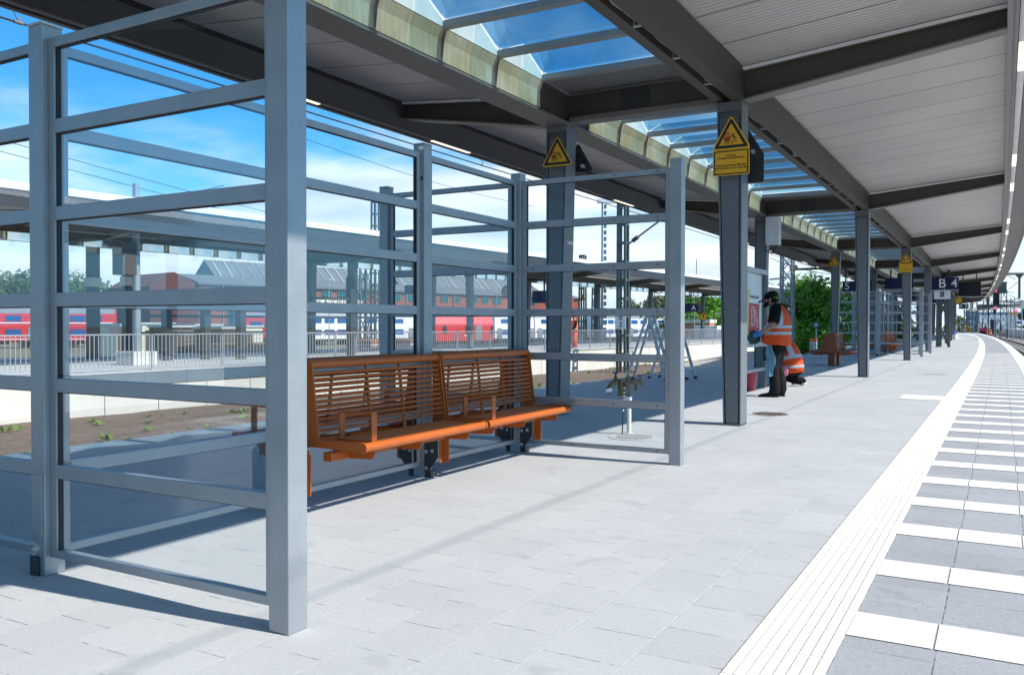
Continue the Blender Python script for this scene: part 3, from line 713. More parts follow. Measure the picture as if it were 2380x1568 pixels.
# ------------------------------------------------------------------ glazed wind shelter (H-shaped plan)
PW = .055                                     # half post
RZ = [2.639, 2.227, 1.798, 1.372, .949, .521, .110]
RH = [.048, .068, .068, .068, .068, .068, .040]
def shelter(loc, label, group, detail=True):
    """local axes: x across the platform (0 = middle wall), y along it"""
    t = thing('wind_shelter', label, 'shelter', loc, 0, group)
    L_, P_ = 4.835, 4.835/3
    W_ = 1.635
    posts = [(0, 0), (0, P_), (0, 2*P_), (0, L_), (W_, 0), (W_, L_), (-W_, 0), (-W_, L_)]
    for i, (x, y) in enumerate(posts):
        p = MB().box(x-PW, x+PW, y-PW, y+PW, 0, 2.728).build('post', 'alu', t, bevel=.006, local=True)
        MB().box(x-PW-.003, x+PW+.003, y-PW-.003, y+PW+.003, 2.729, 2.741).build('post_cap', 'galv', p, bevel=.003, local=True)
        if detail and i == 0:
            # adjustment plate, eyelet bolt and rubber wedge at the foot of the first middle post
            MB().box(x-PW+.012, x+PW-.012, y-PW-.006, y-PW, .20, .50).build('cover_plate', 'alu', p, bevel=.004, local=True)
            b = MB(); b.tube((x-.018, y-PW-.012, .135), (x-.018, y-PW, .135), .036, 20); b.build('washer', 'galv', p, smooth=True, local=True)
            b = MB(); b.tube((x-.018, y-PW-.03, .135), (x-.018, y-PW-.012, .135), .018, 6); b.build('bolt', 'bolt', p, local=True)
            MB().hexa([(x-.045, y-PW-.015, .0), (x+.02, y-PW-.015, .0), (x+.02, y-PW, .0), (x-.045, y-PW, .0)], [(x-.05, y-PW-.012, .095), (x+.02, y-PW-.012, .095), (x+.02, y-PW, .095), (x-.05, y-PW, .095)]).build('rubber_wedge', 'plate_black', p, local=True)
        if detail and i == 2:
            MB().tube((x+.02, y-PW-.002, 2.45), (x+.02, y-PW, 2.45), .02, 16).build('key_hole', 'gasket', p, local=True)
            MB().box(x-.0, x+.048, y-PW-.002, y-PW, 2.685, 2.712).build('maker_sticker', 'sign_white', p, local=True)
    def panel(ax, fixed, s0, s1, bolts):
        d = .022; up = .048
        def bx(b, u0, u1, z0, z1, dd=d, off=0):
            if ax == 'x': b.box(u0, u1, fixed-dd+off, fixed+dd+off, z0, z1)
            else: b.box(fixed-dd+off, fixed+dd+off, u0, u1, z0, z1)
        b = MB()
        bx(b, s0, s0+up, .09, 2.663); bx(b, s1-up, s1, .09, 2.663)
        for z, h in zip(RZ, RH): bx(b, s0+up+.0005, s1-up-.0005, z-h/2, z+h/2, d-.001)
        fr = b.build('panel_frame', 'alu', t, bevel=.003, local=True)
        if detail:
            g = MB()
            for i in range(6):
                zt = RZ[i]-RH[i]/2; zb = RZ[i+1]+RH[i+1]/2
                for u in (s0+up+.001, s1-up-.006): bx(g, u, u+.005, zb+.001, zt-.001, .012)
                bx(g, s0+up+.01, s1-up-.01, zt-.0045, zt-.001, .012)
            g.build('gasket', 'gasket', fr, local=True)
            if bolts:
                g = MB(); 
                for z in RZ:
                    for k in range(4):
                        u = s0+.12+(s1-s0-.24)*k/3
                        for sg in (-1, 1):
                            if ax == 'x': g.tube((u, fixed+sg*d, z), (u, fixed+sg*(d+.003), z), .007, 8)
                            else: g.tube((fixed+sg*d, u, z), (fixed+sg*(d+.003), u, z), .007, 8)
                g.build('screws', 'plate_black', fr, local=True)
        for i in range(6):
            zt = RZ[i]-RH[i]/2; zb = RZ[i+1]+RH[i+1]/2
            g = MB(); bx(g, s0+up-.002, s1-up+.002, zb-.002, zt+.002, .003)
            gp = g.build('glass_pane', 'polycarb', fr, local=True)
            if detail and ax == 'x' and fixed == 0 and s0 > 0 and i in (3, 4):
                text_mb('Polycarbonat', .016, (s0+up+.055, fixed-.0035, zb+.014), (1, 0, 0), (0, 0, 1), .0002).build('lettering', 'sign_black', gp, local=True)
    e = PW+.001
    for y, bo in ((0, False), (L_, True)):
        panel('x', y, e, W_-e, bo); panel('x', y, -W_+e, -e, bo)
    for k in range(3): panel('y', 0, k*P_+e, (k+1)*P_-e, False)
    return t
SH_X, SH_Y = -4.170, 2.595
sh1 = shelter((SH_X, SH_Y, 0), 'large glazed shelter with grey posts and rails in the foreground', 'glazed wind shelters')
sh2 = copy_tree(sh1); sh2.location = (-4.45, 38.2, 0); sh2['label'] = 'distant glazed shelter behind the third column of the near platform'

# ------------------------------------------------------------------ benches
def bench(loc, rz, label, brackets, group, free=False, arm=-.60, ps=1, legs=True, om='bench_orange'):
    """local: x forward from the wall line, y along the bench (centre 0), length 1.5"""
    t = thing('slatted_bench', label, 'bench', loc, rz, group)
    H = .748
    b = MB(); b.tube((.580, -H, .452), (.580, H, .452), .030, 16)
    for i in range(7): b.tube((.215+i*.0475, -H+.002, .464), (.215+i*.0475, H-.002, .464), .0105, 10)
    b.build('seat', om, t, smooth=True, local=True)
    for y in (-H-.006, H-.006):
        b = MB(); b.prism([(.17, .478), (.17, .43), (.585, .418), (.612, .432), (.616, .458), (.60, .482), (.57, .486)], 'y', y, y+.012)
        b.build('seat_end', om, t, local=True)
    b = MB(); n = 11
    for i in range(n):
        z = .535+i*.0385; x = .185-(z-.53)*.13
        b.tube((x, -H+.01, z), (x, H-.01, z), .0105, 8)
    br = b.build('backrest', om, t, smooth=True, local=True)
    b = MB(); b.tube((.112, -H, .985), (.112, H, .985), .031, 16); b.build('top_rail', om, br, smooth=True, local=True)
    for y in (-.14, .26):
        b = MB(); b.hexa([(.150, y-.012, .46), (.172, y-.012, .46), (.172, y+.012, .46), (.150, y+.012, .46)], [(.095, y-.008, .97), (.110, y-.008, .97), (.110, y+.008, .97), (.095, y+.008, .97)])
        b.build('back_rib', om, br, local=True)
    for y in (-H-.012, H):
        b = MB(); b.prism([(.085, .43), (.205, .43), (.212, .50), (.152, .985), (.135, 1.012), (.095, 1.012), (.078, .99)], 'y', y, y+.012)
        b.build('side_plate', om, t, local=True)
    # arm rest: flat bar bent into a frame
    b = MB()
    y = arm
    b.box(.545, .557, y-.027, y+.027, .478, .655); b.box(.27, .557, y-.027, y+.027, .656, .668); b.box(.27, .282, y-.027, y+.027, .478, .655); b.box(.27, .557, y-.027, y+.027, .472, .479)
    b.build('armrest', om, t, bevel=.003, local=True)
    # carrying tube and cross brackets below the seat
    b = MB(); b.box(.26, .33, -H-.02, H+.02, .345, .405)
    cr = b.build('carrier', om, t, bevel=.004, local=True)
    for y in (-.58, -.05, .58):
        b = MB(); b.prism([(.18, .408), (.55, .408), (.55, .40), (.535, .365), (.52, .352), (.18, .34)], 'y', y-.004, y+.004)
        b.box(.50, .545, y-.02, y+.02, .409, .427)
        b.build('bracket', om, cr, local=True)
    if not free:
        for y in brackets:
            b = MB(); b.box(.196, .204, y-.05, y+.05, .13, .42); b.box(.2041, .262, y-.004, y+.004, .13, .40)
            b.build('upright', om, t, bevel=.003, local=True)
            pl = MB().prism([(.062, .045), (.10, .045), (.195, .17), (.195, .41), (.165, .44), (.062, .44)], 'y', y-ps*.062-.004, y-ps*.062+.004).build('mounting_plate', 'plate_black', t, bevel=.002, local=True)
            for x, z in ((.082, .08), (.082, .215), (.082, .325), (.135, .405), (.158, .355), (.142, .225)):
                b = MB(); b.tube((x, y-ps*.070, z), (x, y-ps*.066, z), .0155, 14); b.tube((x, y-ps*.079, z), (x, y-ps*.070, z), .009, 6)
                b.build('bolt', 'galv', pl, local=True)
            MB().box(.064, .11, y-.045, y+.045, .001, .05).build('foot_block', 'plate_black', t, local=True)
    elif legs:
        MB().prism([(-.20, .44), (.20, .44), (.20, .50), (.085, 1.01), (-.085, 1.01), (-.20, .50)], 'y', -H-.03, -H-.013).build('end_panel', om, t, local=True)
        for y in (-.42, .42):
            MB().box(-.10, .10, y-.12, y+.12, 0, .44).build('leg', om, t, bevel=.004, local=True)
    return t
by1, by2 = SH_Y+2.50, SH_Y+4.045
g_ = 'orange slatted benches on the shelter wall'
b1 = bench((SH_X, by1, 0), 0, 'orange slatted bench nearest the camera, half hidden by the thick front post', [-.888, .723], g_)
b2 = bench((SH_X, by2, 0), 0, 'orange slatted bench at the far end of the shelter beside the second glazed end wall', [.79], g_)
b3 = bench((SH_X, by1, 0), math.pi, 'dark orange bench behind the glass wall, back to back with the nearest bench', [-.723], g_, arm=.60, ps=-1)
b4 = bench((SH_X, by2, 0), math.pi, 'dark orange bench behind the glass wall, back to back with the farther bench', [-.79], g_, arm=.60, ps=-1)
b5 = bench((-4.55, 28.3, 0), 0, 'free standing orange bench beyond the second column, side facing the platform edge', [], 'free standing benches', free=True, arm=.5, om='bench_orange_shaded')
b6 = bench((-4.60, 28.3, 0), math.pi, 'free standing orange bench seen end on, side facing the opposite platform', [], 'free standing benches', free=True, arm=.5, om='bench_orange_shaded', legs=False)
for i, (x, y, rz, lb) in enumerate(((-4.45, 40.6, 0, 'small distant orange bench inside the distant shelter, nearer end of its front'), (-4.45, 42.1, 0, 'small distant orange bench inside the distant shelter, farther end of its front'), (-4.45, 40.6, math.pi, 'small distant orange bench inside the distant shelter, on its left side'))):
    c = copy_tree(b1); c.location = (x, y, 0); c.rotation_euler = (0, 0, rz); c['label'] = lb; c['group'] = 'orange benches in the distant shelter'
# ------------------------------------------------------------------ warning signs on the columns
def rounded(pts, r, n=5):
    out = []; m = len(pts)
    for i in range(m):
        p0, p, p1 = Vector(pts[i-1]), Vector(pts[i]), Vector(pts[(i+1) % m])
        a = (p0-p).normalized(); b = (p1-p).normalized(); ang = a.angle(b); d = r/math.tan(ang/2)
        s = p+a*d; e = p+b*d; c = p+(a+b).normalized()*(r/math.sin(ang/2))
        v0 = s-c; t = math.atan2(v0.x*(e-c).y-v0.y*(e-c).x, v0.dot(e-c))
        for k in range(n+1):
            q = Matrix.Rotation(t*k/n, 2) @ v0; out.append(tuple(c+q))
    return out
def plate(b, pts, m3, y0, y1):
    """flat plate in sign plane (u right, w up) between depths y0..y1; m3 maps (u, depth, w)"""
    b.hexa([m3(u, y0, w) for u, w in pts], [m3(u, y1, w) for u, w in pts])
def ring(b, outer, inner, m3, y0, y1):
    n = len(outer)
    for i in range(n):
        j = (i+1) % n
        b.hexa([m3(outer[i][0], y0, outer[i][1]), m3(outer[j][0], y0, outer[j][1]), m3(inner[j][0], y0, inner[j][1]), m3(inner[i][0], y0, inner[i][1])],
               [m3(outer[i][0], y1, outer[i][1]), m3(outer[j][0], y1, outer[j][1]), m3(inner[j][0], y1, inner[j][1]), m3(inner[i][0], y1, inner[i][1])])
def warn_sign(loc, label, text=True, face=-1, detail=True, group='yellow train warning signs on columns'):
    """loc: middle of the triangle base; face -1 looks towards -y"""
    t = thing('warning_sign', label, 'sign', loc, 0, group)
    X, Y, Z = loc; f = face
    m3 = lambda u, d, w: (X-f*u*1.0 if f == 1 else X+u, Y+f*d, Z+w)
    tri = [(-.2265, 0), (.2265, 0), (0, .385)]
    if text: pts = rounded([(-.2265, -.335), (.2265, -.335), (.2265, .02), (.2265, .021), (0, .40), (-.2265, .021)][:3]+[(0, .40), (-.2265, .02)], .022)
    else: pts = rounded([(-.242, -.02), (.242, -.02), (0, .40)], .028)
    b = MB(); plate(b, pts, m3, 0, .004); b.build('sign_plate', 'sign_yellow', t)
    b = MB(); plate(b, pts, m3, -.003, -.0005); b.build('back_plate', 'sign_back', t)
    o = rounded([(-.213, .0), (.213, .0), (0, .372)], .016); i_ = rounded([(-.155, .034), (.155, .034), (0, .305)], .004)
    b = MB(); ring(b, o, i_, m3, .0042, .0062)
    if text:
        o = rounded([(-.212, -.322), (.212, -.322), (.212, -.03), (-.212, -.03)], .012); i_ = rounded([(-.198, -.308), (.198, -.308), (.198, -.044), (-.198, -.044)], .004)
        ring(b, o, i_, m3, .0042, .0062)
    b.build('border', 'sign_black', t)
    # pictogram: rail vehicle front, platform edge and a falling figure
    b = MB(); pl = lambda p: plate(b, p, m3, .0042, .0064)
    pl(rounded([(-.085, .085), (-.012, .085), (-.008, .10), (-.010, .172), (-.087, .172), (-.089, .10)], .006, 3))
    pl([(-.076, .186), (-.022, .186), (-.022, .191), (-.076, .191)]); pl([(-.064, .172), (-.058, .172), (-.058, .186), (-.064, .186)]); pl([(-.040, .172), (-.034, .172), (-.034, .186), (-.040, .186)])
    pl([(.005, .052), (.016, .052), (.016, .080), (.045, .080), (.045, .088), (.005, .088)])
    b.build('pictogram', 'sign_red', t)
    b = MB()
    pl2 = lambda p: plate(b, p, m3, .0066, .0074)
    pl2([(-.080, .138), (-.053, .138), (-.053, .160), (-.080, .160)]); pl2([(-.045, .138), (-.018, .138), (-.018, .160), (-.045, .160)])
    for cx_, cz in ((-.049, .126), (-.074, .104), (-.024, .104)): pl2([(cx_+.006*math.cos(k*.785), cz+.006*math.sin(k*.785)) for k in range(8)])
    b.build('pictogram_lights', 'sign_yellow', t)
    b = MB()
    def stroke(p, q, w):
        p = Vector(p); q = Vector(q); d = (q-p).normalized(); n = Vector((-d.y, d.x))*w/2
        plate(b, [tuple(p-n), tuple(q-n), tuple(q+n), tuple(p+n)], m3, .0042, .0063)
    plate(b, [(.016+.0085*math.cos(k*.6283), .170+.0085*math.sin(k*.6283)) for k in range(10)], m3, .0042, .0063)
    for p, q, w in (((.018, .158), (.034, .128), .017), ((.018, .156), (.004, .140), .007), ((.004, .140), (.002, .124), .007), ((.024, .155), (.042, .158), .007), ((.042, .158), (.052, .172), .007), ((.032, .130), (.054, .124), .010), ((.054, .124), (.072, .110), .009), ((.032, .130), (.048, .112), .010), ((.048, .112), (.043, .090), .009), ((.052, .082), (.074, .082), .008)): stroke(p, q, w)
    for k in range(4): stroke((-.076+k*.0, .060-k*.006+.014), (-.020, .060-k*.006+.014), .0022)
    stroke((-.070, .082), (-.079, .052), .004); stroke((-.027, .082), (-.018, .052), .004)
    b.build('pictogram_figure', 'sign_black', t)
    if text and detail:
        for s, w in (('Vorsicht,', -.092), ('schnelle Vorbeifahrten!', -.122), ('Gekennzeichneten Bereich', -.212), ('erst betreten, wenn Zug hält!', -.244)):
            tb = text_mb(s, .0345, m3(0, .0055, w), (-f, 0, 0) if f == 1 else (1, 0, 0), (0, 0, 1), .0012, bold=.0004)
            tb.build('lettering', 'sign_black', t)
    elif text:
        b = MB()
        for w, hw in ((-.092, .06), (-.125, .14), (-.212, .16), (-.244, .17)): plate(b, [(-hw, w-.008), (hw, w-.008), (hw, w+.004), (-hw, w+.004)], m3, .0042, .0056)
        b.build('lettering', 'sign_black', t)
    # clamp to the column
    b = MB()
    for u in (-.10, .10): 
        x, y, z = m3(u, -.06, .05); b.box(x-.015, x+.015, min(Y-f*.003, Y-f*.10), max(Y-f*.003, Y-f*.10), z-.02, z+.02)
    b.build('clamp', 'galv', t)
    return t
def lbl(n): return n
warn_sign((-2.915, 10.545, 3.43), 'yellow warning sign with train pictogram and German text on the nearest front column')
warn_sign((-2.865, 11.06, 3.40), 'back of the dark warning plate on the far side of the nearest front column', face=1)
warn_sign((-5.305, 10.545, 3.44), 'yellow triangular warning sign without text on the nearest back column', text=False)
warn_sign((-5.235, 11.06, 3.43), 'back of the triangular plate on the far side of the nearest back column', text=False, face=1)
warn_sign((-3.02, 33.72, 3.48), 'small yellow warning sign with text panel on the third front column', detail=False)
warn_sign((-5.46, 33.72, 3.47), 'small yellow triangular warning sign on the third back column', text=False)
warn_sign((-3.15, 80.1, 3.45), 'tiny yellow warning sign with text panel far along the platform beyond the lattice mast', detail=False)
# ------------------------------------------------------------------ hanging platform signs
def blue_sign(loc, w, h, label, texts, group='dark blue platform signs', two=None, hang=4.3, size=None):
    t = thing('platform_sign', label, 'sign', loc, 0, group)
    X, Y, Z = loc
    MB().box(X-w/2, X+w/2, Y-.05, Y+.05, Z-h/2, Z+h/2).build('sign_box', 'sign_blue', t, bevel=.006)
    b = MB(); b.box(X-w/2-.01, X+w/2+.01, Y-.055, Y+.055, Z-h/2-.03, Z-h/2-.001)
    if two is not None: b.box(X+two-.012, X+two+.012, Y-.056, Y-.0505, Z-h/2, Z+h/2)
    b.build('frame', 'galv', t)
    for s, dx, sz in texts: text_mb(s, sz, (X+dx, Y-.054, Z), (1, 0, 0), (0, 0, 1), .004, bold=.006).build('lettering', 'sign_white', t)
    b = MB()
    for dx in (-w*.3, w*.3): b.box(X+dx-.03, X+dx+.03, Y-.03, Y+.03, Z+h/2, hang)
    b.build('hanger', 'steel_beam', t)
    return t
blue_sign((-2.89, 55.0, 3.647), 1.43, .70, 'dark blue hanging sign reading B and 4 in white in front of the lattice mast', [('B', -.12, .72), ('4', .50, .66)], two=.0)
blue_sign((-1.66, 56.5, 3.36), 1.16, .83, 'black blank train display hanging right of the B 4 sign', [], two=None)
bpy.data.objects['platform_sign.001']['category'] = 'display'; bpy.data.objects['platform_sign.001'].name = 'train_display'
for o_ in bpy.data.objects['train_display'].children:
    if o_.name.startswith('sign_box'): o_.data.materials[0] = MATS['screen_black']
blue_sign((-3.47, 100.0, 3.26), .90, .48, 'tiny dark blue hanging sign reading A and 4 far along the platform', [('A', -.30, .44), ('4', .22, .44)], two=-.14, hang=4.4)
blue_sign((-6.45, 44.6, 3.16), .72, .50, 'dark blue hanging sign with a white number 5 left of the second column', [('5', -.14, .50)], hang=4.5)
blue_sign((-5.75, 44.9, 3.16), .50, .50, 'plain dark blue sign partly hidden behind the second column beside the number 5 sign', [], hang=4.5)
for x, y, z, w, lb in ((-4.5, 47, 3.35, 1.3, 'long dark blue sign hanging above the distant shelter'), (-4.2, 70, 3.2, 1.2, 'small dark blue sign under the roof behind the lattice mast')):
    blue_sign((x, y, z), w, .55, lb, [], hang=4.4)
# white stop board with number 8 on the lattice mast
t = thing('stop_board', 'square white board with a black number 8 on the lattice mast', 'sign', (-3.02, 55.3, 3.04))
MB().box(-3.45, -2.60, 55.29, 55.32, 2.78, 3.29).build('board', 'sign_white', t, bevel=.004)
text_mb('8', .46, (-3.03, 55.285, 3.04), (1, 0, 0), (0, 0, 1), .004, bold=.010).build('lettering', 'sign_black', t)
# electrical cabinet on the second back column
t = thing('cabinet', 'pale grey electrical cabinet high on the second back column', 'cabinet', (-5.1, 22.3, 3.25))
MB().box(-5.20, -4.88, 22.02, 22.30, 3.28, 3.98).build('housing', 'box_white', t, bevel=.006)
MB().box(-5.20, -4.88, 22.00, 22.018, 3.29, 3.97).build('door', 'box_white', t, bevel=.003)
b = MB()
for k in range(4): b.path([(-5.12+k*.05, 22.15, 3.28), (-5.12+k*.05, 22.15, 3.20), (-5.16+k*.03, 22.18, 3.12-.02*k), (-5.25, 22.2, 3.16)], .012, 6)
b.build('cable', 'cable', t, smooth=True)
b = MB(); b.box(-5.23, -5.20, 22.1, 22.2, 3.3, 3.95); b.build('bracket', 'galv', t)
MB().prism([(-4.875, 3.38), (-4.875, 3.38)], 'y', 0, 1) if False else None
# ------------------------------------------------------------------ information board the worker is cleaning
t = thing('notice_board', 'glazed timetable board with yellow, white and red posters', 'notice board', (-4.16, 16.7, 0))
for y in (15.62, 17.42): MB().box(-4.24, -4.10, y-.05, y+.05, 0, 2.30).build('post', 'steel_column', t, bevel=.004)
b = MB()
for y0, y1, z0, z1 in ((15.57, 17.52, 2.25, 2.34), (15.57, 17.52, .84, .92)): b.box(-4.20, -4.075, y0, y1, z0, z1)
for y in (15.57, 17.46): b.box(-4.20, -4.075, y, y+.06, .921, 2.249)
b.box(-4.19, -4.08, 15.67, 17.37, .36, .42)
b.build('frame', 'alu', t)
MB().box(-4.19, -4.17, 15.64, 17.455, .93, 2.24).build('back_panel', 'poster_white', t)
b = MB(); b.box(-4.168, -4.16, 15.7, 16.30, 1.55, 1.93); b.build('poster', 'poster_yellow', t)
p_ = MB().box(-4.168, -4.16, 15.7, 16.32, .96, 1.545).build('poster', 'poster_yellow_pale', t)
b = MB()
for k in range(9): b.box(-4.1595, -4.159, 15.74, 16.26, 1.0+k*.055, 1.004+k*.055)
for k in range(6): b.box(-4.1595, -4.159, 15.78+k*.08, 15.784+k*.08, .98, 1.52)
b.build('timetable_lines', 'ink', p_)
pw = MB().box(-4.168, -4.16, 16.36, 17.12, 1.68, 1.93).build('poster', 'poster_white', t)
text_mb('Vorsicht am Gleis', .095, (-4.158, 16.74, 1.80), (0, 1, 0), (0, 0, 1), .001, bold=.002).build('lettering', 'ink', pw)
pr = MB().box(-4.168, -4.16, 16.36, 17.14, .96, 1.67).build('poster', 'poster_red', t)
text_mb('Bitte treten Sie zurück', .07, (-4.158, 16.75, 1.10), (0, 1, 0), (0, 0, 1), .001, bold=.001).build('lettering', 'sign_white', pr)
b = MB()
def ln(pts):
    b.path([(-4.158, y, z) for y, z in pts], .006, 5)
ln(rounded([(16.50, 1.25), (16.72, 1.25), (16.72, 1.60), (16.50, 1.60)], .06)+[(16.56, 1.25)]); ln([(16.52, 1.42), (16.70, 1.42), (16.70, 1.54), (16.52, 1.54), (16.52, 1.42)])
ln([(16.78, 1.55), (16.82, 1.45), (16.88, 1.40), (16.84, 1.30), (16.90, 1.22)]); ln([(16.80, 1.45), (16.90, 1.52)]); ln([(16.88, 1.38), (16.96, 1.36), (17.0, 1.28)]); ln([(16.90, 1.22), (17.05, 1.22)])
b.build('pictogram', 'sign_white', pr)
MB().box(-4.085, -4.079, 15.632, 17.458, .922, 2.248).build('glass_pane', 'pane', t)
MB().box(-4.13, -4.02, 17.34, 17.40, .55, .80).build('hook_box', 'gasket', t)
# red bucket and bottle beside the board
t = thing('bucket', 'red plastic bucket under the timetable board', 'bucket', (-4.25, 16.6, 0))
b = MB(); b.lathe([(.13, 0), (.14, .01), (.185, .33), (.20, .33), (.20, .345), (.18, .345), (.135, .02), (.0, .02)], (-4.25, 16.6, .001), n=20); b.build('pail', 'red_plastic', t, smooth=True)
b = MB(); b.path([(-4.25+.195*math.cos(a), 16.6, .33-.10*math.sin(a)) for a in [k*math.pi/10 for k in range(11)]], .005, 6); b.build('handle', 'galv', t, smooth=True)
t = thing('spray_bottle', 'white spray bottle hanging on the post of the timetable board', 'bottle', (-4.05, 17.3, .62))
b = MB(); b.lathe([(.03, 0), (.04, .01), (.04, .14), (.015, .18), (.015, .20)], (-4.03, 17.30, .60), n=14); b.build('bottle', 'box_white', t, smooth=True)
b = MB(); b.box(-4.075, -3.985, 17.285, 17.315, .80, .83); b.box(-3.995, -3.985, 17.29, 17.31, .75, .80); b.build('trigger', 'cable', t)
# ------------------------------------------------------------------ people
def skin_obj(name, chains, material, parent, sub=1, root=0):
    """one continuous surface grown round a skeleton. chains: dict name -> (pos, radius); edges by name"""
    verts, edges, rad = chains
    idx = {k: i for i, k in enumerate(verts)}
    me = bpy.data.meshes.new(name); me.from_pydata([verts[k] for k in verts], [(idx[a], idx[b]) for a, b in edges], [])
    o = bpy.data.objects.new(name, me); COL.objects.link(o)
    sk = o.modifiers.new('skin', 'SKIN'); sk.use_smooth_shade = True
    if not me.skin_vertices: bpy.context.view_layer.objects.active = o
    lay = me.skin_vertices[0].data if me.skin_vertices else None
    for k, i in idx.items():
        r = rad[k]; r = r if isinstance(r, tuple) else (r, r)
        lay[i].radius = r; lay[i].use_root = (i == root)
    ss = o.modifiers.new('sub', 'SUBSURF'); ss.levels = sub; ss.render_levels = sub
    dg = bpy.context.evaluated_depsgraph_get(); dg.update()
    m2 = bpy.data.meshes.new_from_object(o.evaluated_get(dg)); m2.name = name
    bpy.data.objects.remove(o); bpy.data.meshes.remove(me)
    for p in m2.polygons: p.use_smooth = True
    m2.materials.clear(); m2.materials.append(MATS[material])
    o = bpy.data.objects.new(name, m2); COL.objects.link(o); o.parent = parent; ROOT[o] = ROOT[parent]
    return o
def ell(c, rx, ry, n=20, tilt=(0, 0), sq=1.0):
    """horizontal-ish ring: rx along x, ry along y; tilt = slope dz/dx, dz/dy; sq<1 squares it"""
    out = []
    for k in range(n):
        a = 2*math.pi*k/n; cx_, sy = math.cos(a), math.sin(a)
        dx = rx*math.copysign(abs(cx_)**sq, cx_); dy = ry*math.copysign(abs(sy)**sq, sy)
        out.append(Vector((c[0]+dx, c[1]+dy, c[2]+dx*tilt[0]+dy*tilt[1])))
    return out
def hand(parent, wrist, direction, palm_n, size, curl, material, name='hand'):
    """palm with five separate fingers, closing by curl (radians per joint)"""
    d = Vector(direction).normalized(); n = Vector(palm_n); n = (n-d*n.dot(d)).normalized(); s = d.cross(n)
    w = Vector(wrist); b = MB(); L0 = size*.52
    b.path([w-d*.01, w+d*L0*.4, w+d*L0], [(.030*size/.19, .018*size/.19), (.043*size/.19, .017*size/.19), (.042*size/.19, .014*size/.19)], 12, side=s)
    for k, (off, ln) in enumerate(((-.032, .40), (-.011, .46), (.011, .44), (.031, .34))):
        p = w+d*L0*.95+s*off*size/.19; dd = d.copy(); pts = [p-d*.01]; ll = ln*size
        for q, f in enumerate((.42, .33, .25)):
            dd = (dd*math.cos(curl)+n*math.sin(curl)).normalized() if q or curl else dd
            pts.append(pts[-1]+dd*ll*f)
        b.path(pts, [.0095, .0090, .0082, .006], 8)
    p = w+d*L0*.25-s*.040*size/.19
    b.path([p, p-s*.03+d*.03+n*.012, p-s*.028+d*.062+n*.03], [.012, .0105, .007], 8)
    return b.build(name, material, parent, smooth='all', local=True)
def shoe(parent, heel, fwd, L_, material='shoe_black', stripes=False, sole='shoe_black', pitch=0.0, name='shoe'):
    f = Vector((fwd[0], fwd[1], 0)).normalized(); s = Vector((-f.y, f.x, 0)); h = Vector(heel)
    P = lambda a, c, z: h+f*(a*math.cos(pitch)-z*math.sin(pitch)*0)+s*c+Vector((0, 0, z+a*math.sin(pitch)))
    b = MB(); secs = ((-.02, .030, .10), (.03, .040, .115), (.09, .042, .105), (.15, .045, .075), (.21, .050, .062), (.26, .044, .05), (.295, .022, .035))
    k = L_/.295
    b.loft([[P(a*k, wd*math.cos(t), .028+max(0, math.sin(t))*(ht-.028) if math.sin(t) > 0 else .022) for t in [2*math.pi*q/14 for q in range(14)]] for a, wd, ht in secs])
    sh = b.build(name, material, parent, smooth='all', local=True)
    b = MB(); b.hexa([P(a*k, wd, 0) for a, wd in ((-.03, .034), (.12, .044), (.22, .054), (.305, .018))]+[P(a*k, -wd, 0) for a, wd in ((.305, .018), (.22, .054), (.12, .044), (-.03, .034))],
                     [P(a*k, wd, .028) for a, wd in ((-.03, .034), (.12, .044), (.22, .054), (.305, .018))]+[P(a*k, -wd, .028) for a, wd in ((.305, .018), (.22, .054), (.12, .044), (-.03, .034))])
    b.build('sole', sole, sh, local=True)
    if stripes:
        b = MB()
        for q in range(3):
            a = (.07+q*.035)*k
            for sg in (-1, 1): b.hexa([P(a, sg*.046, .03), P(a+.015, sg*.046, .03), P(a+.035, sg*.038, .085), P(a+.02, sg*.038, .085)], [P(a, sg*.05, .03), P(a+.015, sg*.05, .03), P(a+.035, sg*.043, .088), P(a+.02, sg*.043, .088)])
        b.build('stripes', 'shoe_white', sh, local=True)
    return sh
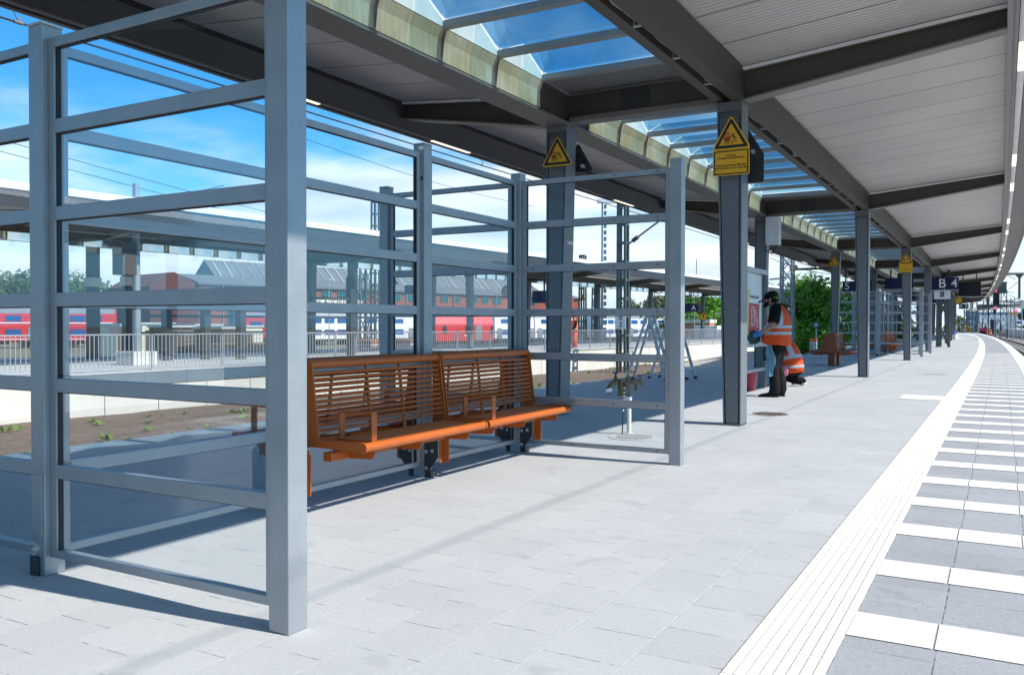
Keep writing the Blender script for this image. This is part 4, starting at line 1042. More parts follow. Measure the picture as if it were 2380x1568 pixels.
# --- standing worker: faces +x locally, head bowed, cloth in the gloved hands ----------------
def standing_worker(loc, rz):
    t = thing('person', 'standing worker in orange vest and black cap, wiping the board with a dark cloth', 'person', loc, rz)
    V = {'pelvis': (0, 0, 1.00), 'spine': (.0, 0, 1.20), 'chest': (-.02, 0, 1.42), 'neck0': (.02, 0, 1.57), 'neck': (.07, 0, 1.625), 'skull': (.125, 0, 1.70), 'crown': (.145, 0, 1.765), 'jaw': (.185, 0, 1.625), 'nose': (.245, 0, 1.665),
         'sL': (-.01, .20, 1.525), 'eL': (.02, .285, 1.24), 'wL': (.27, .22, 1.10), 'sR': (-.01, -.20, 1.525), 'eR': (.04, -.28, 1.24), 'wR': (.29, -.16, 1.10),
         'hL': (.0, .10, .96), 'kL': (.05, .115, .53), 'aL': (.0, .12, .10), 'hR': (0, -.10, .96), 'kR': (.03, -.12, .53), 'aR': (-.05, -.13, .10)}
    Ed = [('pelvis', 'spine'), ('spine', 'chest'), ('chest', 'neck0'), ('neck0', 'neck'), ('neck', 'skull'), ('skull', 'crown'), ('skull', 'jaw'), ('skull', 'nose'), ('chest', 'sL'), ('sL', 'eL'), ('eL', 'wL'), ('chest', 'sR'), ('sR', 'eR'), ('eR', 'wR'),
          ('pelvis', 'hL'), ('hL', 'kL'), ('kL', 'aL'), ('pelvis', 'hR'), ('hR', 'kR'), ('kR', 'aR')]
    Rr = {'pelvis': (.13, .17), 'spine': (.13, .17), 'chest': (.12, .17), 'neck0': .075, 'neck': .068, 'skull': (.098, .085), 'crown': (.085, .075), 'jaw': (.055, .06), 'nose': .018,
          'sL': .068, 'eL': .052, 'wL': .034, 'sR': .068, 'eR': .052, 'wR': .034, 'hL': .095, 'kL': .062, 'aL': .045, 'hR': .095, 'kR': .062, 'aR': .045}
    body = skin_obj('body', (V, Ed, Rr), 'skin', t, 2)
    # face details: ear, eye, beard, hair below the cap
    b = MB()
    for s in (-1, 1): b.ball((.115, s*.090, 1.695), (.022, .014, .034), 2)
    b.build('ear', 'skin', body, smooth='all', local=True)
    b = MB()
    for s in (-1, 1): b.ball((.208, s*.036, 1.698), (.012, .014, .010), 2)
    b.build('eyes', 'cloth_black', body, smooth='all', local=True)
    b = MB()
    b.loft([ell((.165, 0, 1.665), .062, .083, 16, (-.3, 0)), ell((.185, 0, 1.625), .066, .074, 16, (-.3, 0)), ell((.200, 0, 1.585), .048, .055, 16, (-.3, 0)), ell((.205, 0, 1.57), .02, .025, 16, (-.3, 0))])
    b.build('beard', 'beard', t, smooth='all', local=True)
    b = MB(); b.loft([ell((.085, 0, 1.655), .078, .082, 16, (.2, 0)), ell((.10, 0, 1.70), .10, .092, 16, (.2, 0)), ell((.11, 0, 1.74), .102, .094, 16, (.2, 0))]); b.build('hair', 'beard', t, smooth='all', local=True)
    # cap with peak, tilted forward
    tl = (-.32, 0)
    b = MB(); b.loft([ell((.12, 0, 1.735), .122, .100, 20, tl), ell((.122, 0, 1.775), .120, .099, 20, tl), ell((.13, 0, 1.815), .100, .084, 20, tl), ell((.138, 0, 1.842), .062, .052, 20, tl), ell((.142, 0, 1.85), .012, .01, 20, tl)])
    cap = b.build('cap', 'cloth_black', t, smooth='all', local=True)
    b = MB(); pk = [(.20, .075, 1.712), (.27, .070, 1.68), (.325, .045, 1.655), (.345, 0, 1.648), (.325, -.045, 1.655), (.27, -.07, 1.68), (.20, -.075, 1.712)]
    b.hexa(pk, [(x, y, z+.012+(.012 if abs(y) < .05 else 0)) for x, y, z in pk]); b.build('peak', 'cloth_black', cap, smooth=True, local=True)
    # T-shirt sleeves and collar
    b = MB()
    for s, e in (('sL', 'eL'), ('sR', 'eR')):
        p, q = Vector(V[s]), Vector(V[e]); dirn = (q-p).normalized()
        b.path([p-dirn*.06+Vector((0, -.05*(1 if s == 'sL' else -1), .0)), p, p+dirn*.10, p+dirn*.20, p+dirn*.245], [.075, .095, .098, .098, .094], 14)
    b.loft([ell((0, 0, 1.10), .14, .18), ell((-.02, 0, 1.42), .145, .20), ell((.0, 0, 1.54), .11, .15), ell((.045, 0, 1.60), .082, .085), ell((.055, 0, 1.615), .075, .078)])
    b.build('t_shirt', 'cloth_black', t, smooth='all', local=True)
    # high visibility vest with bands
    r3 = random.Random(4)
    def sec(z):
        # (cx, rx, ry)
        tb = ((.915, .015, .238, .292), (.97, .02, .245, .296), (1.08, .02, .238, .290), (1.18, .01, .228, .280), (1.28, -.005, .212, .268), (1.38, -.02, .186, .244), (1.46, -.02, .165, .222), (1.52, -.015, .140, .190), (1.57, .0, .112, .140), (1.605, .02, .098, .105))
        for (a, b_) in zip(tb, tb[1:]):
            if a[0] <= z <= b_[0]:
                k = (z-a[0])/(b_[0]-a[0]); return [a[i]+(b_[i]-a[i])*k for i in range(4)]
        return tb[-1]
    n = 48; rings = []
    zs = [.915, .93, .97, 1.02, 1.08, 1.13, 1.18, 1.23, 1.28, 1.33, 1.38, 1.42, 1.46, 1.49, 1.52, 1.545, 1.57, 1.59, 1.605]
    def vring(z, off=0):
        _, c, rx, ry = sec(z); out = []
        for k in range(n):
            a = 2*math.pi*k/n
            w = 1+.018*math.sin(5*a+z*9)*(1 if z < 1.3 else .4)+.012*math.sin(9*a-z*17)
            out.append(Vector((c+(rx+off)*w*math.cos(a), (ry+off)*w*math.sin(a), z+(.02*math.cos(a)+.008*math.sin(4*a) if z < .95 else 0))))
        return out
    b = MB(); rs = [[b.bm.verts.new(p) for p in vring(z)] for z in zs]
    for i in range(len(zs)-1):
        zc = (zs[i]+zs[i+1])/2
        for k in range(n):
            a = 2*math.pi*(k+.5)/n
            # armholes at both sides
            if 1.26 < zc < 1.56 and abs(math.sin(a)) > (.90 if zc < 1.32 or zc > 1.53 else .80) : continue
            b.bm.faces.new((rs[i][k], rs[i][(k+1) % n], rs[i+1][(k+1) % n], rs[i+1][k]))
    bmesh.ops.solidify(b.bm, geom=b.bm.faces[:], thickness=.006)
    vest = b.build('vest', 'hivis', t, smooth='all', local=True)
    def band(z0, z1, a0=0, a1=n, skip=False):
        b = MB(); r0 = vring(z0, .004); r1 = vring(z1, .004); r0o = vring(z0, .008); r1o = vring(z1, .008)
        for k in range(a0, a1):
            i, j = k % n, (k+1) % n
            b.hexa([r0[i], r0[j], r1[j], r1[i]], [r0o[i], r0o[j], r1o[j], r1o[i]])
        b.build('reflective_band', 'reflex', vest, smooth=False, local=True)
    band(1.09, 1.143); band(1.20, 1.253)
    for ks in ((14, 17), (31, 34), (6, 9), (39, 42)):
        b = MB(); zz_ = [1.26, 1.33, 1.38, 1.42, 1.46, 1.49, 1.52, 1.545, 1.57, 1.60]
        for za, zb in zip(zz_, zz_[1:]):
            r0 = vring(za, .004); r1 = vring(zb, .004); q0 = vring(za, .008); q1 = vring(zb, .008)
            for k in range(*ks): b.hexa([r0[k], r0[k+1], r1[k+1], r1[k]], [q0[k], q0[k+1], q1[k+1], q1[k]])
        b.build('reflective_band', 'reflex', vest, local=True)
    # trousers with creases and pocket seams
    b = MB()
    def leg(pts, s):
        rings = []
        for i, (x, y, z, r) in enumerate(pts):
            rings.append([Vector((x+r*math.cos(a)*(1+.05*math.sin(3*a+z*31)), y+r*.92*math.sin(a)*(1+.06*math.sin(2*a+z*23)), z+.006*math.sin(4*a+z*40))) for a in [2*math.pi*k/20 for k in range(20)]])
        b.loft(rings)
    leg([(.0, .085, 1.02, .135), (.0, .095, .92, .135), (.02, .10, .80, .122), (.04, .11, .66, .108), (.06, .115, .54, .102), (.04, .118, .44, .096), (.03, .12, .32, .092), (.01, .12, .20, .09), (.02, .12, .13, .098), (.03, .12, .085, .094), (.03, .12, .05, .088)], 1)
    leg([(.0, -.085, 1.02, .135), (.0, -.095, .92, .135), (.01, -.10, .80, .122), (.02, -.115, .66, .108), (.04, -.12, .54, .102), (.01, -.125, .44, .096), (-.01, -.13, .32, .092), (-.04, -.13, .20, .09), (-.03, -.13, .13, .098), (-.02, -.13, .085, .094), (-.02, -.13, .05, .088)], -1)
    tr = b.build('trousers', 'cloth_trouser', t, smooth='all', local=True)
    b = MB()
    b.path([(-.12, .12, .98), (-.135, .16, .94), (-.10, .225, .93), (-.02, .235, .945)], .005, 6); b.build('pocket_piping', 'reflex', tr, smooth='all', local=True)
    b = MB(); b.box(.03, .06, .212, .222, .52, .68); b.build('pocket_stripe', 'sign_red', tr, local=True)
    # light blue towel tucked at the hip
    b = MB(); rows = []
    for i in range(14):
        z = .93-i*.042; w = .035+.05*min(1, i/4)-.03*max(0, (i-9)/4)
        rows.append([Vector((.07+(u-.5)*2*w+.02*math.sin(i*.7), .245+.018*math.sin(u*9+i*.3)+.01*i/13, z-.05*u*(i/13))) for u in [k/8 for k in range(9)]])
    vs = [[b.bm.verts.new(p) for p in r] for r in rows]
    for A, B in zip(vs, vs[1:]):
        for k in range(8): b.bm.faces.new((A[k], A[k+1], B[k+1], B[k]))
    bmesh.ops.solidify(b.bm, geom=b.bm.faces[:], thickness=.008)
    b.build('towel', 'towel_blue', t, smooth='all', local=True)
    # hands in blue gloves holding a dark cloth
    for w, o_, nn in ((V['wL'], (1, -.35, -.25), (0, -1, -.3)), (V['wR'], (1, .3, -.25), (0, 1, -.3))):
        hand(t, w, o_, nn, .20, .55, 'glove_blue', 'gloved_hand')
    b = MB()
    for w, e in ((V['wL'], V['eL']), (V['wR'], V['eR'])):
        d = (Vector(e)-Vector(w)).normalized(); b.path([Vector(w)-d*.01, Vector(w)+d*.05, Vector(w)+d*.07], [.040, .043, .046], 12)
    b.build('glove_cuff', 'glove_blue', t, smooth='all', local=True)
    b = MB(); b.ball((.41, .03, 1.045), (.105, .10, .115), 3)
    for v in b.bm.verts:
        p = v.co; v.co += Vector((math.sin(p.z*60+p.y*40), math.sin(p.x*55), math.sin(p.y*50+p.x*30)))*.012
        if p.z < 1.0: v.co.z -= .02
    tag(b.build('cloth', 'rag_green', None, smooth='all', xf=lambda v: Matrix.Translation(loc) @ Matrix.Rotation(rz, 4, 'Z') @ v), 'dark green cleaning cloth held in the blue gloves of the standing worker', 'cloth')
    for h_, a in (((.02-.03, .12, 0), (1, .05)), ((-.04-.03, -.13, 0), (1, -.12))): shoe(t, h_, a, .30)
    return t
standing_worker((-3.42, 15.40, 0), math.pi)
# --- crouching worker, back towards the platform edge ------------------------------------------
def crouching_worker(loc, rz):
    t = thing('person', 'crouching worker in orange vest and maroon shirt behind the standing one', 'person', loc, rz)
    V = {'pelvis': (-.06, 0, .34), 'spine': (-.04, 0, .52), 'chest': (.03, 0, .74), 'neck0': (.14, 0, .87), 'neck': (.19, 0, .91), 'skull': (.27, 0, .96), 'crown': (.29, 0, 1.03), 'jaw': (.34, 0, .90),  'nose': (.385, 0, .945),
         'sL': (.07, .19, .82), 'eL': (.24, .25, .58), 'wL': (.46, .16, .64), 'sR': (.07, -.19, .82), 'eR': (.24, -.25, .58), 'wR': (.46, -.14, .64),
         'hL': (-.10, .11, .34), 'kL': (.28, .19, .46), 'aL': (.05, .17, .11), 'hR': (-.10, -.11, .34), 'kR': (.20, -.20, .16), 'aR': (-.20, -.17, .10)}
    Ed = [('pelvis', 'spine'), ('spine', 'chest'), ('chest', 'neck0'), ('neck0', 'neck'), ('neck', 'skull'), ('skull', 'crown'), ('skull', 'jaw'), ('skull', 'nose'), ('chest', 'sL'), ('sL', 'eL'), ('eL', 'wL'), ('chest', 'sR'), ('sR', 'eR'), ('eR', 'wR'),
          ('pelvis', 'hL'), ('hL', 'kL'), ('kL', 'aL'), ('pelvis', 'hR'), ('hR', 'kR'), ('kR', 'aR')]
    Rr = {'pelvis': (.14, .16), 'spine': (.13, .15), 'chest': (.12, .16), 'neck0': .07, 'neck': .06, 'skull': .095, 'crown': .08, 'jaw': .05, 'nose': .018, 'sL': .065, 'eL': .05, 'wL': .034, 'sR': .065, 'eR': .05, 'wR': .034,
          'hL': .09, 'kL': .065, 'aL': .045, 'hR': .09, 'kR': .065, 'aR': .045}
    body = skin_obj('body', (V, Ed, Rr), 'skin', t, 2)
    b = MB(); b.loft([ell((.26, 0, .93), .09, .088, 16, (-.4, 0)), ell((.265, 0, .98), .108, .098, 16, (-.4, 0)), ell((.28, 0, 1.03), .10, .09, 16, (-.4, 0)), ell((.29, 0, 1.06), .05, .05, 16, (-.4, 0)), ell((.292, 0, 1.07), .01, .01, 16, (-.4, 0))])
    b.build('hair', 'beard', t, smooth='all', local=True)
    b = MB()
    for s in (-1, 1): b.ball((.355, s*.035, .965), (.011, .013, .010), 2)
    b.build('eyes', 'cloth_black', body, smooth='all', local=True)
    b = MB()
    for s, e, w in (('sL', 'eL', 'wL'), ('sR', 'eR', 'wR')): b.path([Vector(V[s])*.9+Vector(V['chest'])*.1, V[s], Vector(V[s]).lerp(Vector(V[e]), .6), V[e], Vector(V[e]).lerp(Vector(V[w]), .7)], [.08, .095, .085, .072, .052], 14)
    b.build('sleeves', 'cloth_maroon', t, smooth='all', local=True)
    # vest along the bent spine
    ax = [Vector((-.09, 0, .27)), Vector((-.07, 0, .40)), Vector((-.04, 0, .54)), Vector((.0, 0, .67)), Vector((.04, 0, .78)), Vector((.10, 0, .87)), Vector((.14, 0, .91))]
    rd = [(.19, .23), (.20, .24), (.195, .245), (.185, .24), (.165, .225), (.12, .17), (.085, .10)]
    n = 32
    def vr(i, f=0.0, off=0.0):
        c = ax[i].lerp(ax[min(i+1, 6)], f); d = (ax[min(i+1, 6)]-ax[max(i-1, 0)]).normalized(); u = Vector((d.z, 0, -d.x))
        rx = rd[i][0]+(rd[min(i+1, 6)][0]-rd[i][0])*f+off; ry = rd[i][1]+(rd[min(i+1, 6)][1]-rd[i][1])*f+off
        return [c+u*rx*math.cos(a)*(1+.02*math.sin(5*a+i))+Vector((0, 1, 0))*ry*math.sin(a)*(1+.015*math.sin(7*a+i)) for a in [2*math.pi*k/n for k in range(n)]]
    b = MB(); rs = [[b.bm.verts.new(p) for p in vr(i)] for i in range(7)]
    for i in range(6):
        for k in range(n):
            a = 2*math.pi*(k+.5)/n
            if 3 <= i <= 4 and abs(math.sin(a)) > .82 and math.cos(a) > -.6: continue
            b.bm.faces.new((rs[i][k], rs[i][(k+1) % n], rs[i+1][(k+1) % n], rs[i+1][k]))
    bmesh.ops.solidify(b.bm, geom=b.bm.faces[:], thickness=.006)
    vest = b.build('vest', 'hivis', t, smooth='all', local=True)
    for i, f0, f1 in ((0, .75, 1.2), (2, .1, .6)):
        b = MB(); r0, r1, q0, q1 = vr(i, f0, .004), vr(i, f1, .004), vr(i, f0, .008), vr(i, f1, .008)
        for k in range(n): b.hexa([r0[k], r0[(k+1) % n], r1[(k+1) % n], r1[k]], [q0[k], q0[(k+1) % n], q1[(k+1) % n], q1[k]])
        b.build('reflective_band', 'reflex', vest, local=True)
    for ks in ((10, 13), (19, 22)):
        b = MB()
        for i in (2, 3, 4, 5):
            r0, r1, q0, q1 = vr(i, .55 if i == 2 else 0, .004), vr(i+1, 0, .004), vr(i, .55 if i == 2 else 0, .008), vr(i+1, 0, .008)
            for k in range(*ks): b.hexa([r0[k], r0[k+1], r1[k+1], r1[k]], [q0[k], q0[k+1], q1[k+1], q1[k]])
        b.build('reflective_band', 'reflex', vest, local=True)
    b = MB()
    for h_, k_, a_ in (('hL', 'kL', 'aL'), ('hR', 'kR', 'aR')): b.path([V['pelvis'], V[h_], Vector(V[h_]).lerp(Vector(V[k_]), .5), V[k_], Vector(V[k_]).lerp(Vector(V[a_]), .5), V[a_]], [.13, .128, .112, .098, .088, .082], 16)
    b.build('trousers', 'cloth_trouser', t, smooth='all', local=True)
    shoe(t, (.02, .17, 0), (1, .1), .29, stripes=True, sole='shoe_white'); shoe(t, (-.24, -.17, .05), (1, -.1), .29, stripes=True, sole='shoe_white', pitch=-.12)
    b = MB(); b.ball((-.02, .27, .32), (.07, .035, .12), 3)
    for v in b.bm.verts: v.co += Vector((math.sin(v.co.z*70), math.sin(v.co.x*60+v.co.z*30), 0))*.012
    b.build('towel', 'towel_pink', t, smooth='all', local=True)
    for w, o_, nn in ((V['wL'], (1, -.2, .1), (0, -1, 0)), (V['wR'], (1, .2, .1), (0, 1, 0))): hand(t, w, o_, nn, .19, .5, 'skin')
    M_ = Matrix.Translation(loc) @ Matrix.Rotation(rz, 4, 'Z')
    b = MB(); b.tube((.55, .02, .66), (.55, -.14, .70), .014, 10); b.box(.535, .565, -.10, .22, .645, .665)
    tag(b.build('squeegee', 'green_plastic', None, xf=lambda v: M_ @ v), 'green window squeegee held by the crouching worker', 'squeegee')
crouching_worker((-3.79, 18.2, 0), math.pi-.25)
# --- simple distant workers ---------------------------------------------------------------------
def far_worker(loc, rz, label, pants='cloth_trouser', bend=0.0):
    t = thing('person', label, 'person', loc, rz, 'distant workers in orange vests')
    x = bend
    V = {'pelvis': (0, 0, .97), 'chest': (x*.6, 0, 1.38), 'neck': (x, 0, 1.56), 'skull': (x+.03, 0, 1.68), 'crown': (x+.03, 0, 1.76), 'jaw': (x+.09, 0, 1.63), 'sL': (x*.7, .19, 1.48), 'eL': (.05+x, .25, 1.2), 'wL': (.22+x, .2, 1.02), 'sR': (x*.7, -.19, 1.48), 'eR': (.05+x, -.25, 1.2), 'wR': (.2+x, -.2, 1.0), 'hL': (0, .1, .93), 'kL': (.03, .11, .5), 'aL': (-.02, .12, .07), 'hR': (0, -.1, .93), 'kR': (.04, -.11, .5), 'aR': (0, -.12, .07), 'fL': (.14, .13, .04), 'fR': (.16, -.13, .04)}
    Ed = [('pelvis', 'chest'), ('chest', 'neck'), ('neck', 'skull'), ('skull', 'crown'), ('skull', 'jaw'), ('chest', 'sL'), ('sL', 'eL'), ('eL', 'wL'), ('chest', 'sR'), ('sR', 'eR'), ('eR', 'wR'), ('pelvis', 'hL'), ('hL', 'kL'), ('kL', 'aL'), ('aL', 'fL'), ('pelvis', 'hR'), ('hR', 'kR'), ('kR', 'aR'), ('aR', 'fR')]
    Rr = {k: .06 for k in V}; Rr.update(pelvis=(.12, .15), chest=(.12, .16), neck=.06, skull=.09, crown=.075, jaw=.05, kL=.06, kR=.06, wL=.04, wR=.04, fL=.04, fR=.04, hL=.09, hR=.09)
    skin_obj('body', (V, Ed, Rr), 'skin', t, 1)
    b = MB(); b.loft([ell((0, 0, .88), .17, .22), ell((x*.2, 0, 1.1), .175, .23), ell((x*.6, 0, 1.38), .16, .22), ell((x*.85, 0, 1.5), .11, .15), ell((x, 0, 1.56), .08, .09)]); v_ = b.build('vest', 'hivis', t, smooth='all', local=True)
    b = MB()
    for z0, z1 in ((1.0, 1.06), (1.16, 1.22)):
        k0, k1 = x*.2+(z0-1.1)*x, x*.2+(z1-1.1)*x
        b.loft([ell((k0, 0, z0), .181, .236), ell((k1, 0, z1), .181, .236)])
    b.build('reflective_band', 'reflex', v_, local=True)
    b = MB()
    for s, e, w in (('sL', 'eL', 'wL'), ('sR', 'eR', 'wR')): b.path([V[s], V[e], Vector(V[e]).lerp(Vector(V[w]), .8)], [.085, .07, .055], 10)
    b.build('sleeves', 'cloth_black', t, smooth='all', local=True)
    b = MB()
    for h_, k_, a_ in (('hL', 'kL', 'aL'), ('hR', 'kR', 'aR')): b.path([V['pelvis'], V[h_], V[k_], V[a_]], [.12, .12, .095, .08], 12)
    b.build('trousers', pants, t, smooth='all', local=True)
    b = MB(); b.loft([ell((x+.03, 0, 1.70), .10, .092), ell((x+.03, 0, 1.76), .10, .09), ell((x+.03, 0, 1.82), .05, .045)]); b.build('cap', 'cloth_black', t, smooth='all', local=True)
    for w in ('wL', 'wR'): hand(t, V[w], (.5, 0, -1), (1, 0, 0), .18, .3, 'skin')
    return t
p_ = at(1335, 800, 46); far_worker((p_.x, p_.y, 0), R(-130), 'worker in orange vest and orange trousers standing on the opposite platform behind the railing', 'hivis')
p_ = at(2301, 757, 111); far_worker((p_.x, p_.y, -.86), R(60), 'worker in orange vest beside the right hand track, nearer of the two', bend=.12)
p_ = at(2291, 757, 165); far_worker((p_.x, p_.y, -.25), R(200), 'tiny worker in orange vest beside the right hand track, farther of the two')
# ------------------------------------------------------------------ standpipe with brass valves
t = thing('standpipe', 'brass water standpipe with two blue handwheels on a pale grey pipe', 'standpipe', (-3.72, 9.24, 0))
X, Y = -3.72, 9.24; rt = Vector((math.cos(YAW), math.sin(YAW), 0))
P = lambda a, z, d=0: Vector((X, Y, 0))+rt*a+Vector((-rt.y, rt.x, 0))*d+Vector((0, 0, z))
b = MB(); b.tube(P(0, 0), P(0, .40), .026, 20); b.tube(P(0, .36), P(0, .43), .034, 20); b.tube(P(0, 0), P(0, .012), .06, 20); b.build('pipe', 'pipe_white', t, smooth=True)
MB().box(X-.012-.03, X+.012-.03, Y-.05, Y-.03, .30, .44).build('label_plate', 'box_white', t)
b = MB()
b.tube(P(-.005, .42), P(-.005, .66), .022, 16); b.tube(P(-.085, .44), P(-.085, .635), .048, 20); b.path([P(-.085, .445), P(-.085, .425)], [.045, .02], 20)
b.tube(P(-.05, .46), P(-.05, .56), .042, 18)
b.tube(P(-.17, .61), P(.09, .61), .026, 16); b.tube(P(-.06, .585), P(.04, .585), .034, 16); b.tube(P(.0, .60), P(.0, .67), .012, 10)
b.ball(P(-.155, .60), (.042, .042, .042), 2); b.path([P(-.155, .60), P(-.205, .575), P(-.228, .52), P(-.23, .50)], [.026, .028, .032, .032], 16); b.tube(P(-.232, .508), P(-.236, .455), .015, 12)
b.tube(P(.085, .62), P(.085, .50), .022, 14); b.path([P(.085, .61), P(.13, .60), P(.158, .555)], [.022, .024, .018], 14)
b.tube(P(-.155, .60), P(-.155, .70), .014, 12); b.tube(P(-.155, .64), P(-.155, .665), .022, 6); b.tube(P(.13, .60), P(.125, .67), .011, 10)
v_ = b.build('valve_body', 'brass', t, smooth=True)
b = MB(); b.tube(P(-.238, .525), P(-.224, .49), .040, 18); b.build('hose_ring', 'sign_white', v_, smooth=True)
for a, z, r in ((-.155, .705, .037), (.125, .676, .026)):
    b = MB(); b.path([P(a, z)+Vector((math.cos(q)*r, math.sin(q)*r, 0)) for q in [k*math.pi/12 for k in range(25)]], .006, 8, cap=False)
    for k in range(5): b.tube(P(a, z), P(a, z)+Vector((math.cos(k*1.2566)*r, math.sin(k*1.2566)*r, 0)), .004, 6)
    b.build('handwheel', 'wheel_blue', t, smooth=True)
t = thing('marker_rod', 'thin black and white rod with red tip bands standing beside the brass standpipe', 'rod', tuple(P(-.075, 0, -.06)))
b = MB(); b.tube(P(-.085, 0, -.06), P(-.06, .60, -.05), .008, 8); b.build('rod', 'plate_black', t)
b = MB()
for z in (.31, .36): b.tube(P(-.085+.025*z/.6, z, -.06+.01*z/.6), P(-.085+.025*(z+.025)/.6, z+.025, -.06+.01*z/.6), .0088, 8)
b.build('red_band', 'sign_red', t)
b = MB()
for z in (.27, .335, .39, .43, .47, .52): b.tube(P(-.085+.025*z/.6, z, -.06+.01*z/.6), P(-.085+.025*(z+.02)/.6, z+.02, -.06+.01*z/.6), .0086, 8)
b.build('white_band', 'sign_white', t)
# ------------------------------------------------------------------ two step ladders
def ladder(loc, rz, label):
    t = thing('step_ladder', label, 'ladder', loc, rz, 'aluminium step ladders')
    h, w, run, back = 1.50, .25, .42, .50
    for s in (-1, 1):
        MB().bar((run, s*w, 0), (0, s*w*.72, h), .07, .025, up=(0, 1, 0)).build('rail', 'galv', t, local=True)
        MB().bar((-back, s*w*1.1, 0), (-.04, s*w*.75, h*.98), .05, .02, up=(0, 1, 0)).build('rear_leg', 'galv', t, local=True)
        b = MB(); b.box(run-.035, run+.045, s*w-.02, s*w+.02, 0, .06); b.box(-back-.04, -back+.03, s*w*1.1-.02, s*w*1.1+.02, 0, .05); b.build('rubber_foot', 'plate_black', t, local=True)
    for i in range(1, 6):
        k = i/6; x = run*(1-k); ww = w*(1-.28*k)
        MB().box(x-.05, x+.04, -ww, ww, h*k-.015, h*k+.015).build('tread', 'galv', t, local=True)
    b = MB()
    for k in (.25, .6): b.bar((-back+(back-.04)*k, -w*1.05, h*k), (-back+(back-.04)*k, w*1.05, h*k), .02); 
    b.build('brace', 'galv', t, local=True)
    MB().box(-.09, .06, -w*.75, w*.75, h-.01, h+.03).build('top_cap', 'galv', t, local=True)
    return t
q = on_z(1512, 884, 0); ladder((q.x, q.y, 0), YAW-R(25), 'left of two aluminium step ladders on the shaded paving')
q = on_z(1567, 880, 0); ladder((q.x, q.y, 0), YAW-R(35), 'right of two aluminium step ladders, partly behind the end post of the shelter')
# ------------------------------------------------------------------ lattice masts, lamps and wires
def lattice(loc, h, w0, w1, label, group='lattice masts', material='mast_green', step=.9, cross=True, cat='mast', leg=.07, br=.5):
    t = thing('lattice_mast', label, cat, loc, 0, group); x, y, z = loc
    cor = [(-1, -1), (1, -1), (1, 1), (-1, 1)]
    b = MB()
    for sx, sy in cor: b.bar((x+sx*w0/2, y+sy*w0/2, z), (x+sx*w1/2, y+sy*w1/2, z+h), leg)
    b.build('legs', material, t)
    b = MB(); n = max(3, int(h/step))
    for i in range(n):
        a, c = i/n, (i+1)/n; wa, wc = w0+(w1-w0)*a, w0+(w1-w0)*c
        for k in range(4):
            p, q_ = cor[k], cor[(k+1) % 4]
            if cross:
                b.bar((x+p[0]*wa/2, y+p[1]*wa/2, z+h*a), (x+q_[0]*wc/2, y+q_[1]*wc/2, z+h*c), leg*br)
                b.bar((x+q_[0]*wa/2, y+q_[1]*wa/2, z+h*a), (x+p[0]*wc/2, y+p[1]*wc/2, z+h*c), leg*br)
            else: b.bar((x+p[0]*wc/2, y+p[1]*wc/2, z+h*c), (x+q_[0]*wc/2, y+q_[1]*wc/2, z+h*c), leg*.9)
    b.build('bracing', material, t)
    return t
lattice((-3.0, 56.1, 0), 4.5, .60, .56, 'green lattice mast standing on the near platform and passing through its canopy', step=1.15, leg=.13)
q = at(1447, 862, 42); lm = lattice((q.x, q.y, -1.05), 9.0, .40, .36, 'green ladder like mast with a white 0 2 board rising behind the brass standpipe', step=.85, cross=False, leg=.11)
bd = MB().box(q.x-.27, q.x+.27, q.y-.32, q.y-.30, 1.06, 1.72).build('number_board', 'sign_white', lm, bevel=.004)
text_mb('0', .32, (q.x+.02, q.y-.325, 1.60), (1, 0, 0), (0, 0, 1), .003, bold=.006).build('lettering', 'sign_black', bd)
text_mb('2', .32, (q.x+.02, q.y-.325, 1.28), (1, 0, 0), (0, 0, 1), .003, bold=.006).build('lettering', 'sign_black', bd)
# support arm with ribbed insulator
a0, a1 = at(1452, 574, 42), at(1531, 515, 41); b = MB(); b.tube(a0, a1, .05, 10); b.tube(a1, a1+Vector((1.6, .6, -.1)), .025, 8); b.build('support_arm', 'mast_grey', lm, smooth=True)
b = MB(); dv = (a1-a0)
for k in range(6): b.path([a0+dv*(.24+k*.03), a0+dv*(.25+k*.03)], [.12, .10], 12)
b.build('insulator', 'manhole_iron', lm, smooth=True)
q = at(1829, 790, 45); l2 = lattice((q.x, q.y, -.4), 8.5, .62, .50, 'grey green lattice mast in front of the big bush with a long cross arm', step=.62, material='mast_grey', leg=.09)
b = MB(); b.bar(at(1838, 627, 45), at(2010, 620, 45), .12); b.bar(at(1838, 627, 45), at(1852, 620, 45), .25, .2); b.build('cross_arm', 'mast_green', l2)
b = MB(); b.bar(at(1829, 646, 45), at(1788, 650, 45), .07); b.build('side_arm', 'mast_green', l2)
for u, vb, d, w, h, lb in ((828, 745, 78, .55, 11, 'lattice mast behind the opposite canopy left of the shelter post'), (850, 745, 92, .9, 8.5, 'wider lattice mast in front of the brick factory'), (872, 745, 70, .5, 12.5, 'lattice mast with a top arm rising above the opposite canopy'), (1385, 740, 105, .8, 9, 'lattice mast seen left of the worker on the opposite platform'), (1354, 735, 75, .5, 8.6, 'lattice mast seen above the opposite canopy left of the slender lamp mast')):
    q = at(u, vb, d); lattice((q.x, q.y, -1.3), h, w, w*.8, lb, step=.9 if d < 80 else 1.5, leg=.12 if d < 80 else .13, br=.4, cross=d > 80, group='lattice masts beyond the opposite platform')
